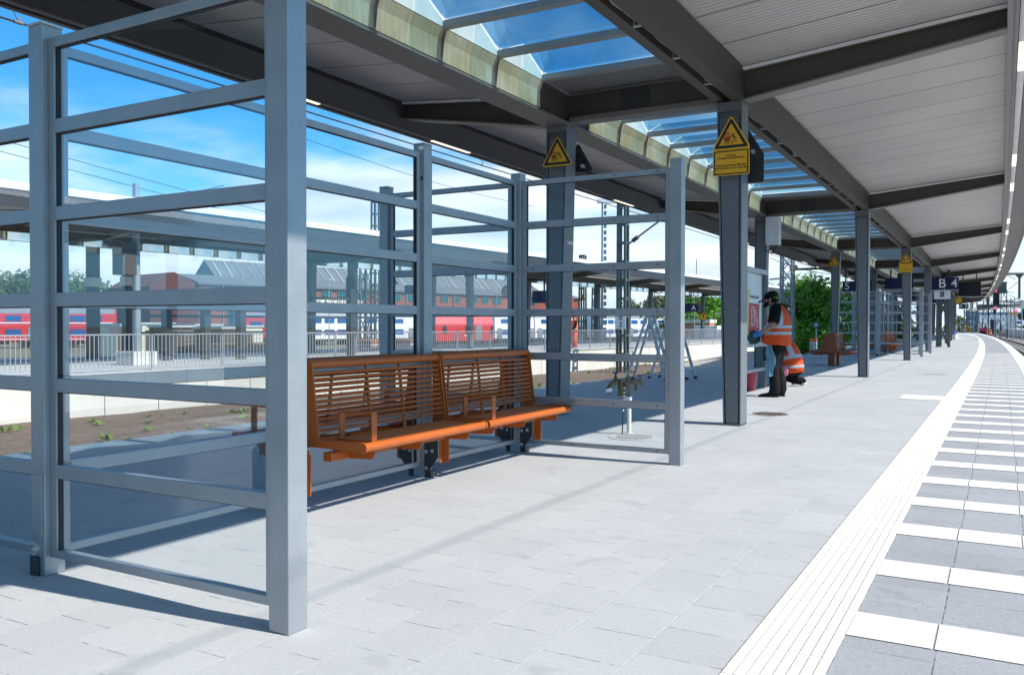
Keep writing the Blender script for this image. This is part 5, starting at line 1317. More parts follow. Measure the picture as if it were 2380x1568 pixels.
def lamp_mast(u, vt, d, zb, label, head='flat', r=.06, material='mast_grey', ladder=False):
    top = at(u, vt, d); t = thing('lamp_mast', label, 'lamp mast', (top.x, top.y, zb), 0, 'slender lamp masts')
    b = MB(); b.tube((top.x, top.y, zb), (top.x, top.y, top.z-.1), r, 10, r*.6)
    if ladder:
        for k in range(int((top.z-zb)/.45)): b.box(top.x+r*1.2, top.x+r*3.2, top.y-.02, top.y+.02, zb+k*.45, zb+k*.45+.30)
    b.build('pole', material, t, smooth=True)
    b = MB(); rtv = Vector((math.cos(YAW), math.sin(YAW), 0))
    if head == 'flat': b.bar(top-rtv*.35, top+rtv*1.1, .5, .28)
    elif head == 'arm': b.bar(top, top+rtv*.6, .12, .1)
    if head: b.build('lamp_head', 'box_white', t)
    return t
lamp_mast(1400, 468, 60, -1, 'slender lamp mast with flat head seen through the far end wall of the shelter', r=.10, ladder=True)
lamp_mast(1619, 601, 110, -1, 'slender lamp mast above the opposite canopy between shelter and first column', head='arm', r=.09)
lamp_mast(1885, 618, 50, -.3, 'slender white pole standing in front of the big bush', head=None, r=.06, material='fence_galv')
lamp_mast(2008, 640, 60, 0, 'slender pole behind the number 5 sign', head=None, r=.06)
for u, vt, d, lb in ((1606, 690, 90, 'thin lamp pole in front of the right hand trees, left one'), (1614, 690, 92, 'thin lamp pole in front of the right hand trees, middle one'), (1662, 728, 80, 'thin lamp pole in front of the right hand trees, right one'), (765, 650, 95, 'thin lamp pole in front of the brick factory')):
    lamp_mast(u, vt, d, -1.2, lb, head='arm', r=.06)
def wire(pts, label, r=.008, droppers=(), group='overhead wires'):
    b = MB(); b.path(pts, r, 6); o = b.build('overhead_wire', 'cable', None, smooth=True)
    tag(o, label, 'wire', group)
    return o
o = wire([(-10, y, 4.765) for y in range(-10, 120, 10)], 'thick overhead wire running just below the left edge of the near canopy', .013)
for j, y in enumerate((5.9, 16.2, 27)):
    b = MB(); b.path([(-10, y, 4.77), (-9.98, y-.06, 4.86), (-9.95, y-.1, 4.96)], .006, 6); b.path([(-10, y, 4.77), (-10, y+.05, 4.86)], .006, 6); b.tube((-10, y-.05, 4.765), (-10, y+.05, 4.765), .02, 8); b.build('wire_clip', 'manhole_iron', o)
for (u0, v0, d0), (u1, v1, d1), lb in (((0, 428, 22), (620, 562, 34), 'upper of two thin wires crossing the clouds above the opposite canopy'), ((0, 488, 24), (520, 432, 24), 'thin wire low over the opposite canopy at the left'), ((0, 325, 26), (1240, 640, 60), 'thin wire falling across the sky behind the glass, upper one'), ((0, 352, 27), (1240, 655, 62), 'thin wire falling across the sky behind the glass, lower one'), ((700, 320, 30), (1240, 480, 50), 'thin wire above the middle glass panels'), ((640, 525, 60), (1240, 620, 90), 'thin wire just above the white roof edge of the opposite canopy'), ((100, 668, 60), (640, 690, 75), 'thin wire in front of the brick gable'), ((1790, 600, 60), (1960, 640, 60), 'thin wire right of the grey green lattice mast'), ((1850, 690, 46), (1930, 694, 46), 'thin wire in front of the big bush')):
    a, c = at(u0, v0, d0), at(u1, v1, d1); n = 12
    wire([a.lerp(c, k/n)-Vector((0, 0, .25*math.sin(math.pi*k/n))) for k in range(n+1)], lb, .012 if d0 < 40 else .02)
wire([(4.0, y, 6.55) for y in range(-12, 40, 6)], 'overhead wire above the right hand track', .006)
# ------------------------------------------------------------------ railing and retaining wall of the opposite platform
wl = thing('retaining_wall', 'pale concrete retaining wall below the railing', 'wall', (ox(-19.9, 20), 20, -1.05))
pos = -14
while pos < 84:
    L_ = 1.55
    a, c = pos, pos+L_
    b = MB(); zt = -.02
    b.hexa([(ox(-20.02, a), a+.012, -1.5), (ox(-19.90, a), a+.012, -1.5), (ox(-19.90, c), c-.012, -1.5), (ox(-20.02, c), c-.012, -1.5)], [(ox(-20.02, a), a+.012, zt), (ox(-19.90, a), a+.012, zt), (ox(-19.90, c), c-.012, zt), (ox(-20.02, c), c-.012, zt)])
    b.build('wall_panel', 'concrete_pale', wl); pos += L_
b = MB(); b.hexa([(ox(-20.3, -14), -14, -.018), (ox(-19.86, -14), -14, -.018), (ox(-19.86, 84), 84, -.018), (ox(-20.3, 84), 84, -.018)], [(ox(-20.3, -14), -14, .03), (ox(-19.86, -14), -14, .03), (ox(-19.86, 84), 84, .03), (ox(-20.3, 84), 84, .03)]); b.build('coping', 'concrete', wl)
pos = -10; i = 0
fn = thing('railing', 'long galvanised bar railing along the edge of the opposite platform', 'railing', (ox(-19.95, 20), 20, 0))
while pos < 82:
    L_ = 2.3; a, c = pos, pos+L_; xr = -19.97
    b = MB(); pt = lambda y, z: (ox(xr, y), y, z)
    b.bar(pt(a+.05, .985), pt(c-.05, .985), .035, .03); b.bar(pt(a+.05, .12), pt(c-.05, .12), .035, .025)
    n = 19
    for k in range(n): y = a+.07+(L_-.14)*k/(n-1); b.bar(pt(y, .12), pt(y, .985), .017, up=(0, 1, 0))
    b.build('bar_panel', 'fence_galv', fn)
    b = MB(); b.bar(pt(a, .03), pt(a, 1.0), .045, .03, up=(0, 1, 0)); b.box(ox(xr, a)-.06, ox(xr, a)+.09, a-.09, a+.09, .03, .05); b.build('post', 'fence_galv', fn)
    pos += L_; i += 1
# ------------------------------------------------------------------ trees
def tree(loc, h, w, label, leaf='leaf_mid', n=2600, ls=.35, trunk=.3, group='trees beyond the tracks', base=.25, seed=0, dep=None):
    r = random.Random(seed*31+7); x, y, z = loc; dep = dep or w
    t = thing('broadleaf_tree' if base > .1 else 'bush', label, 'tree' if base > .1 else 'bush', loc, 0, group)
    b = MB(); b.path([(x, y, z-.3), (x+.1*trunk, y, z+h*.3), (x-.2*trunk, y+.1, z+h*.6), (x, y, z+h*.85)], [trunk, trunk*.75, trunk*.45, trunk*.12], 8)
    lobes = []
    for k in range(16):
        a = r.uniform(0, 6.28); q = r.uniform(base, .93); wd = math.sin(min(1, (q-base*.5)/(1-base*.5))*math.pi*.80+.45)
        rad = r.uniform(.15, .26)*w
        cx_ = x+math.cos(a)*(w/2-rad*.75)*wd*r.uniform(.35, 1); cy_ = y+math.sin(a)*(dep/2-rad*.75)*wd*r.uniform(.35, 1); cz = z+h*q
        lobes.append((Vector((cx_, cy_, cz)), rad, rad*r.uniform(.55, .85)))
        b.path([(x, y, z+h*q*.6), (x*.4+cx_*.6, y*.4+cy_*.6, z+h*(q*.85)), (cx_, cy_, cz)], [trunk*.35, trunk*.2, trunk*.05], 6)
    b.build('trunk', 'bark', t, smooth=True)
    b = MB()
    for k in range(n):
        c, rx, rz_ = lobes[r.randrange(len(lobes))]
        d = Vector((r.gauss(0, 1), r.gauss(0, 1), r.gauss(0, 1))).normalized(); q = r.uniform(.35, 1.06)**.6
        p = c+Vector((d.x*rx, d.y*rx, d.z*rz_))*q
        if p.z < z+h*base*.35: continue
        nrm = (d+Vector((r.uniform(-1, 1), r.uniform(-1, 1), r.uniform(-.3, 1.2)))*.8).normalized(); s = ls*r.uniform(.5, 1.25)
        u = nrm.cross(Vector((r.uniform(-1, 1), r.uniform(-1, 1), r.uniform(-1, 1)))).normalized(); v = nrm.cross(u)
        b.bm.faces.new([b.bm.verts.new(q_) for q_ in (p-u*s, p+v*s*.45, p+u*s, p-v*s*.45)])
    b.build('crown', leaf, t); return t
q = at(1868, 785, 50)
tree((q.x, q.y, -.3), 4.1, 5.6, 'big bright green bush beyond the left end of the paving, right of the standing worker', 'leaf_bright', 11000, .16, .14, group='bushes beyond the platform', base=.08, seed=11)
q = at(1945, 785, 62); tree((q.x, q.y, -.3), 4.0, 6.0, 'bright green bush half hidden behind the third back column', 'leaf_bright', 5000, .18, .14, group='bushes beyond the platform', base=.08, seed=12)
q = at(2060, 780, 95); tree((q.x, q.y, -.5), 4.2, 9, 'distant green bush behind the distant shelter', 'leaf_mid', 2200, .3, .2, group='bushes beyond the platform', base=.08, seed=13)
k = 0
for u, d, h, w, leaf, lb in ((-30, 128, 10.2, 15, 'leaf_olive', 'olive green tree at the far left edge behind the red train'), (35, 135, 10.5, 14, 'leaf_olive', 'olive tree left of the first shelter post behind the red train'), (95, 132, 10.5, 13, 'leaf_mid', 'tree partly hidden by the first shelter post'), (165, 138, 10.4, 14, 'leaf_mid', 'green tree just right of the first shelter post'), (225, 150, 10.0, 14, 'leaf_mid', 'green tree behind the brown columns of the opposite canopy'), (290, 155, 8.2, 12, 'leaf_olive', 'low tree left of the brick gable'),
        (575, 190, 15.8, 16, 'leaf_olive', 'tree top showing above the factory roof'), (1465, 210, 8.6, 9, 'leaf_olive', 'sparse tree at the right end of the brick factory'), (1520, 150, 8.4, 13, 'leaf_olive', 'rounded olive tree seen under the opposite canopy'), (1580, 165, 9.0, 14, 'leaf_mid', 'mid green tree right of the rounded olive tree'), (1612, 120, 8.0, 9, 'leaf_mid', 'tree behind the A sign of the opposite platform'), (1640, 105, 6.4, 8, 'leaf_bright', 'dark leafy tree right of the A sign'), (1668, 115, 7.6, 9, 'leaf_mid', 'tree just left of the first front column'), (1720, 118, 7.4, 11, 'leaf_mid', 'tree hidden mostly by the first front column'), (1785, 120, 8.0, 10, 'leaf_mid', 'tree behind the end of the opposite canopy')):
    q = at(u, 760, d); k += 1
    tree((q.x, q.y, -1.4), h, w, lb, leaf, 2600, .42 if d > 125 else .30, .3, base=.16, seed=k)
for u, d, h, w, lb in ((2226, 210, 5.4, 4.5, 'distant green tree seen between the far columns and the A 4 sign'), (2214, 190, 5.2, 4.5, 'distant tree behind the last columns of the canopy'), (2366, 235, 6.4, 3.2, 'dark tree behind the small red signal at the right'), (2378, 225, 7.2, 3.6, 'dark tree at the extreme right edge')):
    q = at(u, 770, d)
    tree((q.x, q.y, -1.2), h, w, lb, 'leaf_mid', 1800, .28, .2, base=.1, seed=int(u))
# ------------------------------------------------------------------ brick factory
f0 = on_z(462, 660, 7.5); f1 = on_z(1345, 695.5, 7.5); g0 = on_z(348, 662, 7.2)
ax = (f1-f0); Lf = ax.length; ax = Vector((ax.x, ax.y, 0)).normalized(); nx = Vector((ax.y, -ax.x, 0))        # nx points towards us
if nx.dot(-f0) < 0: nx = -nx
fac = thing('brick_factory', 'long red brick factory with grey ridged roof and teal windows', 'factory', (f0.x, f0.y, -1.4))
FP = lambda a, o, z: f0*1.0-Vector((0, 0, f0.z))+ax*a+nx*o+Vector((0, 0, z))
dpt = 16
b = MB(); b.hexa([FP(0, 0, -1.5), FP(Lf, 0, -1.5), FP(Lf, -dpt, -1.5), FP(0, -dpt, -1.5)], [FP(0, 0, 7.5), FP(Lf, 0, 7.5), FP(Lf, -dpt, 7.5), FP(0, -dpt, 7.5)]); b.build('wall', 'brick', fac)
# low lean-to roof along the front, taller gabled roof lantern behind it
b = MB(); b.hexa([FP(-.4, .5, 7.45), FP(Lf+.4, .5, 7.45), FP(Lf+.4, -6, 9.0), FP(-.4, -6, 9.0)], [FP(-.4, .5, 7.75), FP(Lf+.4, .5, 7.75), FP(Lf+.4, -6, 9.3), FP(-.4, -6, 9.3)])
rf = b.build('roof', 'slate', fac)
for s0_, s1_ in ((6, Lf*.40), (Lf*.47, Lf*.93)):
    b = MB(); b.hexa([FP(s0_, -5, 8.6), FP(s0_, -9, 12.0), FP(s0_, -13, 8.6)], [FP(s1_, -5, 8.6), FP(s1_-3, -9, 12.0), FP(s1_, -13, 8.6)]); mr_ = b.build('ridge_roof', 'slate', rf)
    b = MB(); r9 = random.Random(int(s0_))
    m_ = int((s1_-s0_)/2.1)
    for j in range(m_):
        a = s0_+1+j*2.1; b.bar(FP(a, -4.95, 8.72), FP(a+.3, -8.9, 12.05), .12 if r9.random() < .7 else .3, .06)
    b.build('roof_seam', 'slate_line', mr_)
# gable wing at the left end, its shade put into a darker brick
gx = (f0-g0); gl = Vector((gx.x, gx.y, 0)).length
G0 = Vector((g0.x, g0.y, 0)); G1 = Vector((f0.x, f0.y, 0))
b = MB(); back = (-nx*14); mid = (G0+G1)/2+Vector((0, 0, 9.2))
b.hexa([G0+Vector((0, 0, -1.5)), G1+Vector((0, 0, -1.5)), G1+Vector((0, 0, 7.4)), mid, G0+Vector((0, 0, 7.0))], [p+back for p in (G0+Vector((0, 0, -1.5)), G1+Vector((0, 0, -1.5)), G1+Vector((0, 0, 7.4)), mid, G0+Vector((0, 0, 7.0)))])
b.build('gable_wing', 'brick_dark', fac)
# windows with teal frames, each a part with its glazing
b = None
r9 = random.Random(2); a = 5.0; i = 0
while a < Lf-3 and i < 46:
    w = 1.9 if i % 5 else 2.6
    for z0, z1 in ((5.95, 7.0), ((2.7, 4.2) if i % 7 else (.8, 4.5))):
        fr = MB()
        fr.hexa([FP(a, .02, z0), FP(a+w, .02, z0), FP(a+w, .10, z0), FP(a, .10, z0)], [FP(a, .02, z1), FP(a+w, .02, z1), FP(a+w, .10, z1), FP(a, .10, z1)])
        wn_ = fr.build('window', 'win_dark', fac)
        fr = MB()
        for q_ in range(4): x_ = a+w*q_/3; fr.bar(FP(x_, .16, z0), FP(x_, .16, z1), .09)
        for q_ in range(3): z_ = z0+(z1-z0)*q_/2; fr.bar(FP(a, .16, z_), FP(a+w, .16, z_), .09)
        fr.build('window_frame', 'win_teal', wn_)
    a += w+(1.5 if i % 3 else 3.4); i += 1
b = MB()
for j in range(8): a = 4+j*(Lf-8)/7; b.bar(FP(a, .15, -1.4), FP(a, .15, 7.4), .16)
b.build('downpipe', 'mast_grey', fac)
s_a = (on_z(700, 690, 5.0)); 
b0, b1 = at(702, 697, 142), at(920, 700, 150)
bn = MB(); dd = (b1-b0).normalized(); upz = Vector((0, 0, 1)); 
aa = (b0-FP(0, 0, 0)).dot(ax); ac = (b1-FP(0, 0, 0)).dot(ax)
bn.hexa([FP(aa, .22, 4.75), FP(ac, .22, 4.75), FP(ac, .30, 4.75), FP(aa, .30, 4.75)], [FP(aa, .22, 5.75), FP(ac, .22, 5.75), FP(ac, .30, 5.75), FP(aa, .30, 5.75)])
bo = bn.build('banner', 'cream', fac)
text_mb('irgine  A  SCHLE', 1.15, FP((aa+ac)/2, .31, 5.25), ax, (0, 0, 1), .01, bold=.01).build('lettering', 'sign_black', bo) if ax.cross(Vector((0, 0, 1))).dot(nx) > 0 else text_mb('irgine  A  SCHLE', 1.15, FP((aa+ac)/2, .31, 5.25), -ax, (0, 0, 1), .01, bold=.01).build('lettering', 'sign_black', bo)
# orange scaffold tower at the right end of the factory
t = thing('scaffold', 'orange scaffold tower at the right end of the brick factory', 'scaffold', tuple(FP(Lf-7, 1.5, -1.4)))
b = MB()
for a in (Lf-8, Lf-5):
    for o_ in (.6, 2): b.bar(FP(a, o_, -1.4), FP(a, o_, 8.3), .12)
for z in range(0, 9): b.bar(FP(Lf-8, 2, z), FP(Lf-5, 2, z), .1); b.bar(FP(Lf-8, 2, z), FP(Lf-5, 2, z+1), .08)
b.build('tubes', 'pallet_orange', t)
# ------------------------------------------------------------------ trains
def coach(p0, p1, z0, h, w, label, body, stripe, kind, group):
    """box of a coach from p0 to p1 (ends on the side facing us) with rounded roof, windows, bogies"""
    p0 = Vector((p0.x, p0.y, 0)); p1 = Vector((p1.x, p1.y, 0)); d = (p1-p0); L_ = d.length; d.normalize(); n = Vector((d.y, -d.x, 0))
    if n.dot(-p0) < 0: n = -n
    t = thing('railway_coach', label, 'train', (p0.x, p0.y, z0), 0, group)
    Q = lambda a, o, z: p0+d*a+n*o+Vector((0, 0, z0+z))
    prof = [(0, .75), (0.02, h*.55), (0, h*.80), (-.18, h*.93), (-.7, h), (-w+.7, h), (-w+.18, h*.93), (-w, h*.8), (-w, .75)]
    b = MB(); b.hexa([Q(0, o, z) for o, z in prof], [Q(L_, o, z) for o, z in prof]); b.build('body', body, t)
    b = MB(); pr = [(-.02, h*.845), (-.16, h*.945), (-.7, h+.05), (-w+.7, h+.05), (-w+.16, h*.945), (-w+.02, h*.845)]
    b.hexa([Q(.05, o, z) for o, z in pr], [Q(L_-.05, o, z) for o, z in pr]); b.build('roof', 'train_grey', t)
    b = MB()
    for o, z0_, z1_, in stripe[1]: b.hexa([Q(.1, .015, z0_*h), Q(L_-.1, .015, z0_*h), Q(L_-.1, .045, z0_*h), Q(.1, .045, z0_*h)], [Q(.1, .015, z1_*h), Q(L_-.1, .015, z1_*h), Q(L_-.1, .045, z1_*h), Q(.1, .045, z1_*h)])
    b.build('stripe', stripe[0], t)
    rows_ = ((.30, .46), (.655, .80)) if kind == 'double' else ((.52, .72),)
    for za, zb in rows_:
        m_ = int(L_/2.35)
        for j in range(m_):
            a = 1.2+j*(L_-2.4)/m_; b = MB(); ww = 1.55
            b.hexa([Q(a, .02, za*h), Q(a+ww, .02, za*h), Q(a+ww, .06, za*h), Q(a, .06, za*h)], [Q(a, .02, zb*h), Q(a+ww, .02, zb*h), Q(a+ww, .06, zb*h), Q(a, .06, zb*h)]); b.build('window', 'win_blue', t)
    for a in (L_*.06, L_*.9):
        b = MB(); b.hexa([Q(a, -.05, .2), Q(a+.9, -.05, .2), Q(a+.9, -.6, .2), Q(a, -.6, .2)], [Q(a, -.05, 2.2), Q(a+.9, -.05, 2.2), Q(a+.9, -.6, 2.2), Q(a, -.6, 2.2)]) if False else None
        b = MB(); b.hexa([Q(a, .05, .80), Q(a+.95, .05, .80), Q(a+.95, .07, .80), Q(a, .07, .80)], [Q(a, .05, h*.5), Q(a+.95, .05, h*.5), Q(a+.95, .07, h*.5), Q(a, .07, h*.5)]); b.build('door', 'train_grey', t)
    for a in (L_*.12, L_*.82):
        b = MB(); b.hexa([Q(a, -.2, .45), Q(a+2.6, -.2, .45), Q(a+2.6, -w+.2, .45), Q(a, -w+.2, .45)], [Q(a, -.2, .85), Q(a+2.6, -.2, .85), Q(a+2.6, -w+.2, .85), Q(a, -w+.2, .85)])
        for q_ in (.35, 2.2): b.tube(Q(a+q_, -.15, .45), Q(a+q_, -w+.15, .45), .45, 14)
        b.build('bogie', 'train_dark', t)
    b = MB(); b.hexa([Q(L_*.32, -.25, .4), Q(L_*.70, -.25, .4), Q(L_*.70, -w+.25, .4), Q(L_*.32, -w+.25, .4)], [Q(L_*.32, -.25, .78), Q(L_*.70, -.25, .78), Q(L_*.70, -w+.25, .78), Q(L_*.32, -w+.25, .78)]); b.build('underframe', 'train_dark', t)
    return t
RZ_ = -1.4
coach(at(-170, 760, 94), at(90, 760, 98), RZ_, 4.6, 2.9, 'red double deck coach at the far left edge', 'train_red', ('train_white', ((0, .60, .625), (0, .20, .22))), 'double', 'red coaches behind the opposite platform')
coach(at(97, 760, 98.2), at(268, 760, 101), RZ_, 4.6, 2.9, 'red double deck coach behind the brown columns', 'train_red', ('train_white', ((0, .60, .625), (0, .20, .22))), 'double', 'red coaches behind the opposite platform')
coach(at(560, 752, 118), at(700, 752, 121), RZ_, 4.3, 2.9, 'red coach with grey roof in front of the factory wall', 'train_red', ('train_white', ((0, .58, .60),)), 'single', 'red coaches behind the opposite platform')
for u0, u1, d0, d1, lb in ((705, 830, 112, 118, 'white coach with red stripe left of the lattice masts'), (836, 962, 118.3, 124, 'white coach with red stripe between the lattice masts and the shelter post'), (968, 1075, 124.3, 129, 'white coach behind the red engine, left one'), (1150, 1240, 120, 126, 'white coach just right of the red engine'), (1244, 1330, 126.3, 132, 'white coach with red stripe behind the dark column'), (1388, 1452, 136, 142, 'white coach left of the ladder like mast'), (1456, 1560, 142.3, 150, 'white control coach ending right of the number board')):
    coach(at(u0, 757, d0), at(u1, 757, d1), RZ_, 4.4, 2.9, lb, 'train_white', ('train_red', ((0, .36, .40),)), 'double', 'white coaches with red stripe')
# red diesel engine: long hood with sloping top
e0, e1 = at(1012, 760, 92), at(1148, 760, 97)
t = thing('red_engine', 'boxy red rail engine with grey door and dark shaded nose', 'engine', (e0.x, e0.y, RZ_))
e0 = Vector((e0.x, e0.y, 0)); e1 = Vector((e1.x, e1.y, 0)); d_ = (e1-e0); Le = d_.length; d_.normalize(); n_ = Vector((d_.y, -d_.x, 0)); n_ = n_ if n_.dot(-e0) > 0 else -n_
E_ = lambda a, o, z: e0+d_*a+n_*o+Vector((0, 0, RZ_+z))
prof = [(0, .9), (0, 2.75), (-.5, 3.6), (-2.5, 3.6), (-3.0, 2.75), (-3.0, .9)]
b = MB(); b.hexa([E_(0, o, z) for o, z in prof], [E_(Le, o, z) for o, z in prof]); bo = b.build('body', 'train_red', t)
for a, w in ((Le*.50, .5), (Le*.95, .25), (Le*.12, .5)):
    b = MB(); b.hexa([E_(a, .02, 1.7), E_(a+w, .02, 1.7), E_(a+w, .05, 1.7), E_(a, .05, 1.7)], [E_(a, .02, 2.55), E_(a+w, .02, 2.55), E_(a+w, .05, 2.55), E_(a, .05, 2.55)]); b.build('window', 'win_dark', t)
b = MB(); b.hexa([E_(Le*.68, .02, .95), E_(Le*.78, .02, .95), E_(Le*.78, .05, .95), E_(Le*.68, .05, .95)], [E_(Le*.68, .02, 2.6), E_(Le*.78, .02, 2.6), E_(Le*.78, .05, 2.6), E_(Le*.68, .05, 2.6)]); b.build('door', 'train_grey', t)
b = MB(); b.hexa([E_(Le*.48, .02, 1.42), E_(Le*.62, .02, 1.42), E_(Le*.62, .04, 1.42), E_(Le*.48, .04, 1.42)], [E_(Le*.48, .02, 1.56), E_(Le*.62, .02, 1.56), E_(Le*.62, .04, 1.56), E_(Le*.48, .04, 1.56)]); b.build('name_strip', 'train_white', t)
b = MB(); b.hexa([E_(.0, -.2, .4), E_(Le, -.2, .4), E_(Le, -2.8, .4), E_(0, -2.8, .4)], [E_(0, -.2, .88), E_(Le, -.2, .88), E_(Le, -2.8, .88), E_(0, -2.8, .88)])
for q_ in (.1, .22, .72, .84): b.tube(E_(Le*q_, .02, .45), E_(Le*q_, -2.9, .45), .46, 14)
b.build('bogie', 'train_dark', t)
# ------------------------------------------------------------------ site sheds, stacks and things on the ground beyond the opposite platform
def shed(u0, u1, vb, d, h, dep, label, material='cream', group='pale site containers'):
    p0, p1 = at(u0, vb, d), at(u1, vb, d*1.03); p0 = Vector((p0.x, p0.y, -1.35)); p1 = Vector((p1.x, p1.y, -1.35)); dd = (p1-p0).normalized(); n = Vector((dd.y, -dd.x, 0)); n = n if n.dot(-p0) > 0 else -n; w = (p1-p0).length
    t = thing('site_container', label, 'container', tuple(p0), 0, group); S = lambda a, o, z: p0+dd*a+n*o+Vector((0, 0, z))
    def blk(a0, a1, o0, o1, z0, z1): return MB().hexa([S(a0, o0, z0), S(a1, o0, z0), S(a1, o1, z0), S(a0, o1, z0)], [S(a0, o0, z1), S(a1, o0, z1), S(a1, o1, z1), S(a0, o1, z1)])
    blk(0, w, 0, -dep, .15, h).build('body', material, t)
    blk(-.1, w+.1, .1, -dep-.1, h+.002, h+.15).build('roof', 'concrete', t)
    b = MB(); m_ = max(4, int(h/.28))
    for k in range(1, m_): z = .15+(h-.15)*k/m_; b.hexa([S(.03, .005, z), S(w-.03, .005, z), S(w-.03, .02, z), S(.03, .02, z)], [S(.03, .005, z+.03), S(w-.03, .005, z+.03), S(w-.03, .02, z+.03), S(.03, .02, z+.03)])
    b.build('cladding_line', 'concrete', t)
    blk(w*.1, w*.1+.9, .03, .06, .2, min(2.2, h*.85)).build('door', 'dull_brown', t)
    if w > 2.5: blk(w*.55, w*.8, .03, .06, h*.5, h*.8).build('window', 'win_dark', t)
for a in ((330, 405, 770, 62, 2.6, 2.4, 'pale container left of the ladder frame behind the round sign'), (455, 515, 775, 60, 2.5, 2.4, 'pale container behind the railing in the middle'), (560, 610, 775, 64, 2.4, 2.4, 'pale container with window right of the shed row'), (268, 318, 770, 66, 2.5, 2.4, 'pale container beside the brown columns')): shed(*a)
shed(398, 452, 775, 58, 2.4, 2.2, 'brown tarred shed between two pale containers', 'dull_brown', 'brown sheds')
shed(515, 556, 775, 57, 2.3, 2.2, 'brown shed right of the middle pale container', 'dull_brown', 'brown sheds')
r9 = random.Random(9)
for u, d, lb in ((546, 46, 'stack of orange boards behind the railing, left one'), (600, 47, 'stack of orange boards behind the railing, right one'), (950, 60, 'stack of orange and white boards right of the shelter post'), (862, 58, 'low stack of orange boards between the lattice masts')):
    p = at(u, 800, d); t = thing('board_stack', lb, 'stack', (p.x, p.y, -1.3), 0, 'stacks of boards behind the railing')
    for k in range(9):
        b = MB()
        for q_ in range(3): b.box(p.x-1.0, p.x+1.0, p.y-1.2+q_*.82, p.y-1.2+q_*.82+.74, -1.3+.14*k+.35, -1.3+.14*k+.42)
        b.build('board_layer', 'pallet_orange' if k % 3 else 'sign_white', t)
    b = MB()
    for q_ in (-.8, .8): b.box(p.x+q_-.08, p.x+q_+.08, p.y-1.2, p.y+1.2, -1.3, -.95)
    b.build('bearer', 'timber', t)
# dark steel frame of the stair enclosure on the opposite platform
fr = thing('steel_frame', 'dark steel frame of posts and rails standing on the opposite platform', 'frame', tuple(on_z(480, 835, 0)))
for u, v in ((388, 838), (478, 836), (560, 835), (705, 830), (815, 826)):
    p = on_z(u, v, 0); MB().box(p.x-.13, p.x+.13, p.y-.13, p.y+.13, 0, 2.35 if u < 600 else 3.2).build('post', 'plate_black', fr)
for z in (.95, 1.55, 2.3):
    p, q = on_z(322, 838, 0), on_z(900, 824, 0); MB().bar((p.x, p.y, z), (q.x, q.y, z), .10).build('rail', 'plate_black', fr)
# lamp post, box and concrete foot in front of the second brown column
p = on_z(318, 848, 0)
t = thing('lamp_post', 'grey steel post on a white concrete foot with a brown box near its top', 'post', (p.x, p.y, 0))
b = MB(); b.tube((p.x, p.y, 0), (p.x, p.y, 5.6), .13, 16, .10); b.build('pole', 'mast_grey', t, smooth=True)
MB().box(p.x-.42, p.x+.42, p.y-.42, p.y+.42, .0, .42).build('foot', 'concrete_pale', t, bevel=.02)
MB().box(p.x-.12, p.x+.38, p.y-.75, p.y-.25, 2.75, 3.75).build('box', 'dull_brown', t, bevel=.02)
# brown clad columns standing in front of the opposite canopy
for u, v, lb in ((217, 834, 'brown clad column with a pale collar on the opposite platform'), (300, 836, 'brown clad column behind the grey lamp post')):
    p = on_z(u, v, 0); t = thing('clad_column', lb, 'column', (p.x, p.y, 0), 0, 'brown clad columns')
    MB().box(p.x-.17, p.x+.17, p.y-.17, p.y+.17, 0, 4.1).build('shaft', 'dull_brown', t, bevel=.01)
    MB().box(p.x-.21, p.x+.21, p.y-.21, p.y+.21, 2.62, 2.95).build('collar', 'cream', t, bevel=.02)
    MB().box(p.x-.4, p.x+2.0, p.y-.25, p.y+.25, 4.101, 4.6).build('head_beam', 'dull_brown', t)
# round sign, platform clock, signs under the opposite canopy
p = at(270, 765, 40); t = thing('round_sign', 'grey round disc sign on a thin post behind the railing', 'sign', (p.x, p.y, 0))
b = MB(); b.tube((p.x, p.y, 0), (p.x, p.y, p.z), .04, 8); b.build('post', 'mast_grey', t)
b = MB(); fwd = Vector((-math.sin(YAW), math.cos(YAW), 0)); b.path([p-fwd*.05, p-fwd*.09], [.30, .30], 24); b.build('disc', 'train_grey', t)
p = at(1180, 678, 44); t = thing('station_clock', 'round station clock hanging under the opposite canopy', 'clock', tuple(p))
b = MB(); b.path([p+fwd*.12, p-fwd*.12], [.33, .33], 32); b.build('case', 'train_dark', t)
b = MB(); b.path([p-fwd*.121, p-fwd*.128], [.29, .29], 32); fc = b.build('face', 'dull_brown', t)
b = MB(); rtv = Vector((math.cos(YAW), math.sin(YAW), 0)); pz = p-fwd*.135
b.bar(pz, pz+rtv*.20-Vector((0, 0, .12)), .03, .01, up=fwd); b.bar(pz, pz+rtv*.12-Vector((0, 0, .02)), .04, .01, up=fwd)
for k in range(12): a = k*math.pi/6; c_ = rtv*math.cos(a)+Vector((0, 0, math.sin(a))); b.bar(pz+c_*.22, pz+c_*.265, .02, .008, up=fwd)
b.build('hands', 'train_dark', fc)
b = MB(); b.bar(p+Vector((0, 0, .3)), p+Vector((0, 0, 1.0)), .05); b.build('hanger', 'train_dark', t)
def opp_sign(u, v, d, w, h, s, lb):
    p = at(u, v, d); t = thing('platform_sign', lb, 'sign', tuple(p), 0, 'dark blue signs of the opposite platform')
    MB().box(p.x-w/2, p.x+w/2, p.y-.06, p.y+.06, p.z-h/2, p.z+h/2).build('sign_box', 'sign_blue', t)
    if s: text_mb(s, h*.75, (p.x+w*.18, p.y-.066, p.z), (1, 0, 0), (0, 0, 1), .004, bold=.008).build('lettering', 'sign_white', t)
    b = MB(); b.box(p.x-.04, p.x+.04, p.y-.04, p.y+.04, p.z+h/2, p.z+h/2+1.0); b.build('hanger', 'train_dark', t)
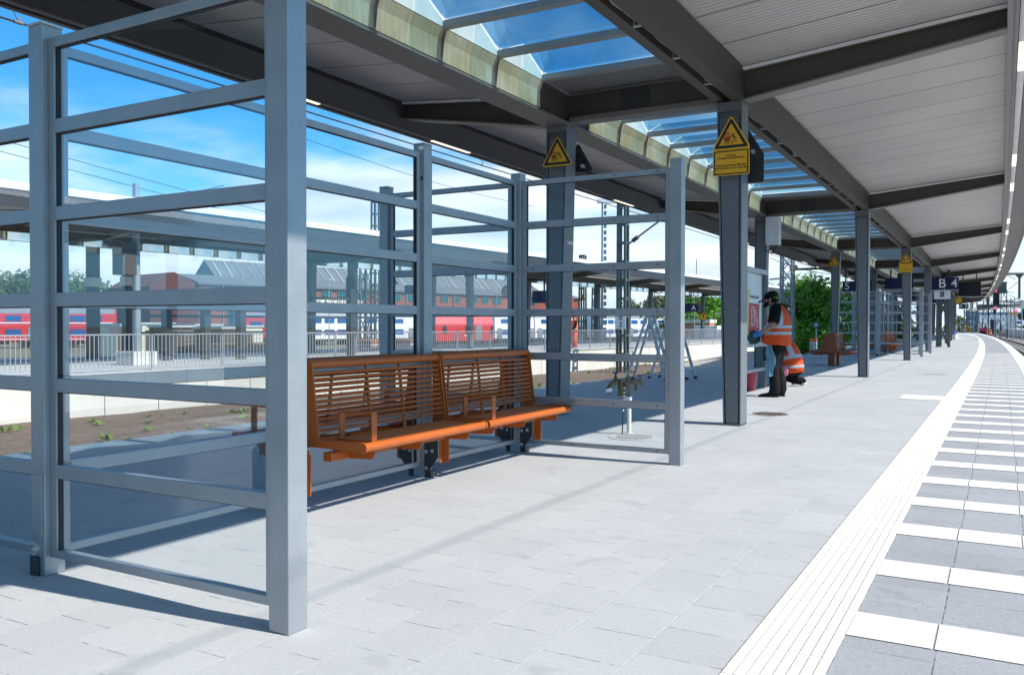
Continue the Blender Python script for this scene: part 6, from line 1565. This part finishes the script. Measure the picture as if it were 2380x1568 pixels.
opp_sign(1606, 716, 66, 1.25, .62, 'A', 'dark blue sign with white letter A under the opposite canopy')
opp_sign(1265, 690, 52, 1.6, .75, '', 'dark blank display under the opposite canopy behind the dark column')
opp_sign(963, 672, 60, 1.6, .55, '', 'blue sign in front of the factory beside the shelter post')
for u, v, d, lb in ((1354, 690, 62, 'tiny yellow triangular sign on an opposite column left of the lattice mast'), (1624, 702, 79, 'tiny yellow triangular sign on an opposite column above the A sign')):
    p = at(u, v, d); warn_sign((p.x, p.y, p.z-.2), lb, text=False, group='tiny yellow signs on opposite columns')
def round_T(u, v, d, zb, lb):
    p = at(u, v, d); t = thing('round_sign', lb, 'sign', (p.x, p.y, zb), 0, 'yellow round T signs')
    b = MB(); b.tube((p.x, p.y, zb), (p.x, p.y, p.z), .05, 8); b.build('post', 'fence_galv', t)
    b = MB(); b.path([p-fwd*.06, p-fwd*.09], [.40, .40], 24); b.build('rim', 'sign_black', t)
    b = MB(); b.path([p-fwd*.092, p-fwd*.10], [.34, .34], 24); f_ = b.build('disc', 'sign_yellow', t)
    text_mb('T', .55, p-fwd*.108, rtv, (0, 0, 1), .004, bold=.01).build('lettering', 'sign_black', f_)
round_T(1634, 736, 80, 0, 'yellow round T sign behind the opposite railing'); round_T(2242, 757.5, 165, -.2, 'tiny yellow round T sign near the far end of the platform'); 
# red wagon far behind the trees
p = at(1612, 745, 98); t = thing('wagon', 'small orange red wagon with pale roof below the right hand trees', 'wagon', (p.x, p.y, -1.2))
MB().box(p.x-2.2, p.x+2.2, p.y-1.2, p.y+1.2, -.6, 1.5).build('body', 'pallet_orange', t); MB().box(p.x-2.3, p.x+2.3, p.y-1.3, p.y+1.3, 1.501, 1.9).build('roof', 'cream', t)
b = MB(); [b.tube((p.x+q_, p.y-1.25, -.85), (p.x+q_, p.y+1.25, -.85), .38, 12) for q_ in (-1.5, 1.5)]; b.build('wheels', 'train_dark', t)
p = at(1652, 745, 92); t = thing('van', 'small white box van below the right hand trees', 'van', (p.x, p.y, -1.2))
MB().box(p.x-1.6, p.x+1.0, p.y-.9, p.y+.9, -.7, 1.2).build('box_body', 'train_white', t, bevel=.05); MB().prism([(p.x+1.01, -.7), (p.x+2.2, -.7), (p.x+2.2, .1), (p.x+1.7, .8), (p.x+1.01, .8)], 'y', p.y-.85, p.y+.85).build('cab', 'train_white', t, bevel=.04)
b = MB(); [b.tube((p.x+q_, p.y-.92, -.85), (p.x+q_, p.y+.92, -.85), .35, 12) for q_ in (-.9, 1.5)]; b.build('wheels', 'train_dark', t)
# mesh fence panel, marker posts and small things on the gravel bank
a, c = on_z(1846, 806, -.2), on_z(1926, 800, -.2); t = thing('mesh_fence', 'grey wire mesh fence panels on the gravel bank behind the crouching worker', 'fence', tuple(a))
b = MB(); dv = c-a
for k in range(25): q = a+dv*k/24; b.bar(q, q+Vector((0, 0, .75)), .012)
for z in (.02, .2, .38, .56, .74): b.bar(a+Vector((0, 0, z)), c+Vector((0, 0, z)), .012)
b.build('mesh', 'mast_grey', t)
b = MB()
for k in (0, .33, .55): q = a+dv*k; b.bar(q, q+Vector((0, 0, .8)), .05)
b.build('post', 'mast_grey', t)
p = at(1897, 778, 46); t = thing('marker_post', 'small blue diamond sign on a white post on the gravel bank', 'sign', (p.x, p.y, -.2))
b = MB(); b.box(p.x-.03, p.x+.03, p.y-.03, p.y+.03, -.3, 1.25); b.build('post', 'box_white', t)
b = MB(); b.prism([(p.x-.22, 1.28), (p.x, 1.06), (p.x+.22, 1.28), (p.x, 1.50)], 'y', p.y-.05, p.y-.035); b.build('diamond', 'win_blue', t)
b = MB(); b.prism([(p.x-.10, 1.28), (p.x, 1.18), (p.x+.10, 1.28), (p.x, 1.38)], 'y', p.y-.056, p.y-.051); b.build('diamond_core', 'sign_white', t)
t = thing('marker_stone', 'grey white stone box with orange cap below the blue diamond sign', 'marker', (p.x, p.y-.5, -.2)); MB().box(p.x-.22, p.x+.12, p.y-.6, p.y-.3, -.3, .42).build('stone', 'box_white', t, bevel=.02); MB().box(p.x-.24, p.x+.14, p.y-.62, p.y-.28, .421, .55).build('cap', 'hivis', t, bevel=.02)
p = at(2036, 762, 90); t = thing('excavator', 'small red and dark machine behind the second column', 'machine', (p.x, p.y, -.3))
MB().box(p.x-.8, p.x+.9, p.y-.8, p.y+.8, .3, 1.0).build('chassis', 'train_red', t, bevel=.05); MB().box(p.x-.7, p.x+.4, p.y-.7, p.y+.7, 1.001, 2.1).build('cab', 'win_dark', t, bevel=.05); MB().box(p.x-.8, p.x+.5, p.y-.8, p.y+.8, 2.101, 2.2).build('cab_roof', 'train_dark', t)
b = MB(); [b.tube((p.x+q_, p.y-.85, .1), (p.x+q_, p.y+.85, .1), .4, 12) for q_ in (-.5, .6)]; b.build('wheels', 'train_dark', t)
# stair enclosure parapet near the far end of the platform
t = thing('stair_parapet', 'low white parapet with bar railing of a stairway far along the platform', 'parapet', (-4.4, 90, 0))
b = MB(); b.box(-4.6, -3.75, 88.5, 112, 0, .34); b.build('plinth', 'concrete_pale', t, curve=lambda y: c_track(y)-c_track(90)); 
b = MB()
for k in range(60): y = 89+k*.38; b.box(-4.15, -4.12, y, y+.03, .34, 1.55)
b.box(-4.17, -4.10, 89, 112, 1.55, 1.62); b.build('bar_railing', 'fence_galv', t, curve=lambda y: c_track(y)-c_track(90))
p = on_z(2213, 787, 0); t = thing('bucket', 'bright blue bucket far along the platform behind the lattice mast', 'bucket', (p.x, p.y, 0)); b = MB(); b.lathe([(.28, 0), (.36, .7), (.40, .7), (.40, .75), (.30, .75), (.25, .1)], (p.x, p.y, 0), n=16); b.build('pail', 'blue_plastic', t, smooth=True)
p = on_z(2211, 783, 0); t = thing('barrier_board', 'orange and white barrier board behind the lattice mast', 'barrier', (p.x, p.y+2, 0))
for k in range(4): MB().box(p.x-.5, p.x+.5, p.y+2, p.y+2.1, .3+.55*k, .8+.55*k).build('board', 'pallet_orange' if k % 2 == 0 else 'sign_white', t)
b = MB(); [b.box(p.x+q_-.05, p.x+q_+.05, p.y+2.11, p.y+2.2, 0, 2.6) for q_ in (-.4, .4)]; b.build('legs', 'galv', t)
# end of platform fence
a, c = at(2232, 757, 170), at(2262, 757, 172); a.z = c.z = 0.0; t = thing('end_fence', 'grey rail fence across the far end of the platform', 'fence', tuple(a))
b = MB()
for k in range(4): q = a.lerp(c, k/3); b.bar(q, q+Vector((0, 0, 2.2)), .12)
for z in (1.1, 2.2): b.bar(a+Vector((0, 0, z)), c+Vector((0, 0, z)), .10)
b.build('rails', 'fence_galv', t)
p = at(2250.5, 767.5, 169); t = thing('yellow_plate', 'tiny yellow plate with a black sign at the end fence', 'sign', tuple(p)); MB().box(p.x-.55, p.x+.55, p.y-.05, p.y, p.z-.4, p.z+.5).build('plate', 'sign_yellow', t)
text_mb('A', .7, (p.x, p.y-.06, p.z+.05), (1, 0, 0), (0, 0, 1), .005, bold=.02).build('lettering', 'sign_black', t)
# ------------------------------------------------------------------ right hand background: masts, gantry, signals, works building, far platform
def ZR(px, py, d): return at((px/6.273+3200)*.66948, (py/6.273+950)*.66948, d)
for px, pt, d, w, lb in ((955, 790, 150, .6, 'lattice mast right below the A 4 sign'), (1000, 770, 170, .6, 'thin lattice mast beside the lower works building'), (1150, 520, 150, .9, 'lattice mast left of the red trailer'), (1210, 800, 200, .8, 'short lattice mast behind the red trailer'), (1385, 490, 165, 1.0, 'lattice mast in front of the works building'), (1518, 400, 160, 1.1, 'lattice mast carrying the signal gantry on its left'), (1782, 380, 150, 1.1, 'lattice mast carrying the signal gantry on its right'), (1975, 540, 190, 1.0, 'lattice mast in front of the dark trees at the right edge')):
    q = ZR(px, 1180, d); z1 = ZR(px, pt, d).z; lattice((q.x, q.y, -1.1), z1+1.1, w, w*.75, lb, step=1.4, leg=.15, group='distant masts at the right')
p = ZR(1745, 295, 152); t = thing('signal_gantry', 'dark green gantry cabin on the right hand lattice mast', 'gantry', tuple(p))
MB().box(p.x-.8, p.x+.75, p.y-.8, p.y+.8, p.z-1.1, p.z+.9).build('cabin', 'mast_green', t, bevel=.05)
b = MB(); b.bar(p+Vector((-3.2, 0, -.9)), p+Vector((1.0, 0, -.9)), .18, .2); b.bar(p+Vector((-3.2, -.6, .8)), p+Vector((1.0, -.6, .8)), .12); b.build('beam', 'mast_green', t)
def signal(px0, px1, py0, py1, lx, ly, d, lb):
    a, c = ZR(px0, py0, d), ZR(px1, py1, d); m_ = (a+c)/2; t = thing('rail_signal', lb, 'signal', (m_.x, m_.y, -1), 0, 'rail signals')
    hw = (c-a).length; hw = abs((c-a).dot(_Rr))/2; MB().box(m_.x-hw, m_.x+hw, m_.y-.2, m_.y+.2, c.z, a.z).build('screen', 'sign_black', t, bevel=.04)
    l_ = ZR(lx, ly, d)+Vector((0, -.3, 0)); b = MB(); b.tube(l_, l_+Vector((0, .1, 0)), .16, 14); b.build('red_lamp', 'signal_red', t)
    b = MB(); b.path([l_+Vector((.19*math.cos(k*.4), -.12, .19*math.sin(k*.4))) for k in range(1, 8)], .03, 6); b.build('hood', 'sign_black', t)
    b = MB(); b.tube((m_.x, m_.y+.3, -1), (m_.x, m_.y+.3, a.z), .09, 8); b.build('post', 'mast_grey', t)
signal(1560, 1688, 290, 690, 1635, 385, 155, 'tall dark signal screen with a red lamp hanging below the gantry')
signal(1558, 1612, 740, 880, 1588, 752, 150, 'lower narrow signal with a red lamp in front of the works building')
signal(2035, 2080, 790, 850, 2056, 818, 150, 'small red signal in front of the dark trees')
p = ZR(1950, 865, 140); t = thing('warning_triangle', 'yellow triangular board on a pole before the dark trees', 'sign', (p.x, p.y, -1)); MB().prism([(p.x-.33, p.z-.25), (p.x+.33, p.z-.25), (p.x, p.z+.36)], 'y', p.y-.1, p.y).build('plate', 'sign_yellow', t); MB().box(p.x-.05, p.x+.05, p.y+.01, p.y+.1, -1, p.z+.2).build('post', 'mast_grey', t)
p = ZR(2056, 870, 148); t = thing('warning_triangle', 'orange yellow triangular board below the small red signal', 'sign', (p.x, p.y, -1)); MB().prism([(p.x-.28, p.z-.2), (p.x+.28, p.z-.2), (p.x, p.z+.3)], 'y', p.y-.6, p.y-.5).build('plate', 'sign_yellow', t); MB().box(p.x-.04, p.x+.04, p.y-.49, p.y-.42, -1, p.z+.2).build('post', 'mast_grey', t)
for px, pt, d, lb in ((2000, 610, 130, 'slender pale pole left of the dark trees'), (2182, 640, 125, 'slender pale pole at the right edge before the dark trees'), (1890, 640, 150, 'thin pole in front of the works building')):
    q = ZR(px, pt, d); lamp_mast((px/6.273+3200)*.66948, (pt/6.273+950)*.66948, d, -.9, lb, head='arm' if px > 1950 else None, r=.09)
a_, c_ = ZR(1740, 8, 105), ZR(2300, 2, 105)
b = MB(); b.tube(a_, c_, .16, 8); o = b.build('gantry_beam', 'mast_green', None, smooth=True); tag(o, 'long green catenary beam crossing the sky at the right edge', 'beam')
h0, h1 = ZR(2128, 20, 105), ZR(2128, 545, 105); t = thing('drop_post', 'green post hanging from the catenary beam at the right edge', 'post', tuple(h1))
b = MB(); b.box(h0.x-.13, h0.x+.13, h0.y-.13, h0.y+.13, h1.z, h0.z); b.build('shaft', 'mast_green', t); b = MB(); b.prism([(h0.x-.45, h0.z-.05), (h0.x+.45, h0.z-.05), (h0.x+.13, h0.z-.45), (h0.x-.13, h0.z-.45)], 'y', h0.y-.12, h0.y+.12); b.build('gusset', 'mast_green', t)
for (u0, v0, d0), (u1, v1, d1), lb in (((1840, 380, 130), (2120, 170, 90), 'wire rising to the right below the catenary beam'), ((1900, 470, 120), (2300, 640, 70), 'bright wire falling to the right edge'), ((1700, 400, 150), (1990, 410, 150), 'level wire beside the gantry cabin'), ((1030, 620, 170), (1980, 570, 150), 'level wire across the distant masts'), ((1200, 670, 160), (1480, 890, 160), 'slanting wire across the works building'), ((880, 770, 150), (1170, 870, 150), 'slanting wire below the A 4 sign'), ((1620, 700, 155), (1960, 850, 150), 'slanting wire right of the tall signal'), ((1780, 0, 110), (2040, 120, 100), 'thin wire from the canopy tip to the right')):
    wire([ZR(u0, v0, d0), ZR(u1, v1, d1)], lb, .035, group='overhead wires at the right')
def block(px0, px1, pt, d, dep, name, label, material, roof, wins=0, pb=1190):
    p0, p1 = ZR(px0, pb, d), ZR(px1, pb, d*.97); zt = ZR(px0, pt, d).z; p0.z = -1.5; p1.z = -1.5; dd = (p1-p0); dd.z = 0; w = dd.length; dd.normalize(); n = Vector((dd.y, -dd.x, 0)); n = n if n.dot(-p0) > 0 else -n
    t = thing(name, label, 'building', tuple(p0)); S = lambda a, o, z: Vector((p0.x, p0.y, 0))+dd*a+n*o+Vector((0, 0, z))
    def blk(a0, a1, o0, o1, z0, z1): return MB().hexa([S(a0, o0, z0), S(a1, o0, z0), S(a1, o1, z0), S(a0, o1, z0)], [S(a0, o0, z1), S(a1, o0, z1), S(a1, o1, z1), S(a0, o1, z1)])
    blk(0, w, 0, -dep, -1.5, zt).build('wall', material, t)
    MB().hexa([S(-.3, .4, zt+.002), S(w+.3, .4, zt+.002), S(w+.3, -dep, zt+.002), S(-.3, -dep, zt+.002)], [S(-.3, .4, zt+.25), S(w+.3, .4, zt+.25), S(w*.7, -dep*.5, zt+1.3), S(w*.3, -dep*.5, zt+1.3)]).build('roof', roof, t)
    for k in range(wins):
        a = w*(k+.18)/wins; blk(a, a+w*.58/wins, .03, .12, -1.2, zt*.36).build('gate', 'win_dark', t); blk(a, a+w*.58/wins, .03, .12, zt*.5, zt*.8).build('window', 'train_grey', t)
mat('works_blue', (.40, .46, .55), .7)
block(1240, 1960, 790, 260, 30, 'works_building', 'long blue grey works building with dark gates behind the far tracks', 'works_blue', 'slate', 4)
block(962, 1238, 850, 240, 20, 'works_building', 'lower pale works building left of the blue grey one', 'works_blue', 'roof_sheet', 2)
block(1710, 1892, 615, 420, 20, 'industrial_block', 'pale square industrial block rising behind the works roof', 'concrete_pale', 'concrete')
block(1210, 1312, 690, 400, 15, 'industrial_block', 'brown square industrial block rising behind the masts', 'dull_brown', 'concrete')
p = ZR(1432, 1150, 380); zt = ZR(1432, 480, 380).z; t = thing('chimney', 'brown round chimney behind the works building', 'chimney', (p.x, p.y, -1.5)); b = MB(); b.tube((p.x, p.y, -1.5), (p.x, p.y, zt), .62, 20, .52); b.build('shaft', 'dull_brown', t, smooth=True); b = MB(); b.tube((p.x, p.y, zt+.01), (p.x, p.y, zt+.5), .6, 20); b.build('rim', 'concrete', t, smooth=True)
p = ZR(1085, 1150, 340); zt = ZR(1085, 560, 340).z; t = thing('silo', 'cream coloured silo tower right of the A 4 sign', 'tower', (p.x, p.y, -1.5)); b = MB(); b.tube((p.x, p.y, -1.5), (p.x, p.y, zt), .75, 20); b.build('shaft', 'cream', t, smooth=True); b = MB(); b.tube((p.x, p.y, zt+.01), (p.x, p.y, zt+.4), .85, 20); b.build('rim', 'concrete', t, smooth=True)
# far platform on the right
a, c = ZR(1655, 1240, 210), ZR(2700, 1375, 130); a.z = -.95; c.z = -.95
dv = (c-a); n_ = Vector((dv.y, -dv.x, 0)).normalized(); n_ = n_ if n_.dot(-a) < 0 else -n_
zt = ZR(2227, 1215, 165).z+.95
b = MB(); b.hexa([a, c, c+n_*8, a+n_*8], [q_+Vector((0, 0, zt)) for q_ in (a, c, c+n_*8, a+n_*8)]); struct(b.build('far_platform', 'concrete_pale'))
p = ZR(2115, 1090, 190); t = thing('van', 'white van parked on the far right platform', 'van', (p.x, p.y, -.2))
MB().box(p.x-.85, p.x+.75, p.y-1, p.y+1, p.z-.55, p.z+.75).build('body', 'train_white', t, bevel=.1); MB().prism([(p.x+.751, p.z-.55), (p.x+1.5, p.z-.55), (p.x+1.5, p.z), (p.x+1.1, p.z+.6), (p.x+.751, p.z+.7)], 'y', p.y-.95, p.y+.95).build('cab', 'train_white', t, bevel=.05); MB().box(p.x-.6, p.x+.5, p.y-1.03, p.y-1.005, p.z, p.z+.5).build('window', 'win_blue', t)
b = MB(); [b.tube((p.x+q_, p.y-1.02, p.z-.6), (p.x+q_, p.y+1.02, p.z-.6), .26, 12) for q_ in (-.5, 1.0)]; b.build('wheels', 'train_dark', t)
p = ZR(1345, 1225, 140); t = thing('red_trailer', 'flat red rail trailer on the tracks beside the workers', 'trailer', (p.x, p.y, -.6))
b = MB(); b.prism([(p.x-.55, .35), (p.x+.45, .35), (p.x+.6, .85), (p.x-.7, .85)], 'y', p.y-2, p.y+2); b.build('tray', 'red_plastic', t); b = MB(); [b.tube((p.x-.6, p.y+q_, 0), (p.x+.5, p.y+q_, 0), .34, 12) for q_ in (-1.3, 1.3)]; b.build('wheels', 'train_dark', t)
p = ZR(1575, 1130, 160); t = thing('rail_excavator', 'dark rail excavator with a yellow bucket beyond the workers', 'machine', (p.x, p.y, -.6))
MB().box(p.x-.7, p.x+.7, p.y-1.2, p.y+1.2, -.2, .7).build('undercarriage', 'train_dark', t, bevel=.1); MB().box(p.x-.6, p.x+.3, p.y-1, p.y+1, .701, 2.4).build('cab', 'win_dark', t, bevel=.1)
b = MB(); b.path([(p.x+.3, p.y, 1.0), (p.x+.7, p.y, 2.6), (p.x+1.1, p.y, 1.4), (p.x+1.2, p.y, .4)], .12, 8); b.build('boom', 'train_dark', t); MB().box(p.x+.75, p.x+1.5, p.y-.7, p.y+.7, -.1, .25).build('bucket', 'sign_yellow', t, bevel=.05)
p = ZR(1285, 1120, 175); t = thing('electric_box', 'cream switch box on the embankment left of the workers', 'cabinet', (p.x, p.y, -.8)); MB().box(p.x-.5, p.x+.5, p.y-.4, p.y+.4, -.8, ZR(1285, 1080, 175).z).build('housing', 'cream', t, bevel=.03); MB().box(p.x-.55, p.x+.55, p.y-.45, p.y+.45, ZR(1285, 1080, 175).z+.002, ZR(1285, 1072, 175).z).build('lid', 'concrete', t)
p = ZR(1832, 1160, 190); t = thing('platform_rail', 'pale guard rail on the far right platform', 'railing', (p.x, p.y, 0)); b = MB(); a2, c2 = ZR(1765, 1115, 190), ZR(2060, 1112, 185)
for k in range(5): q = a2.lerp(c2, k/4); b.bar(q, q-Vector((0, 0, 2.0)), .1)
b.bar(a2, c2, .1); b.build('rails', 'fence_galv', t)
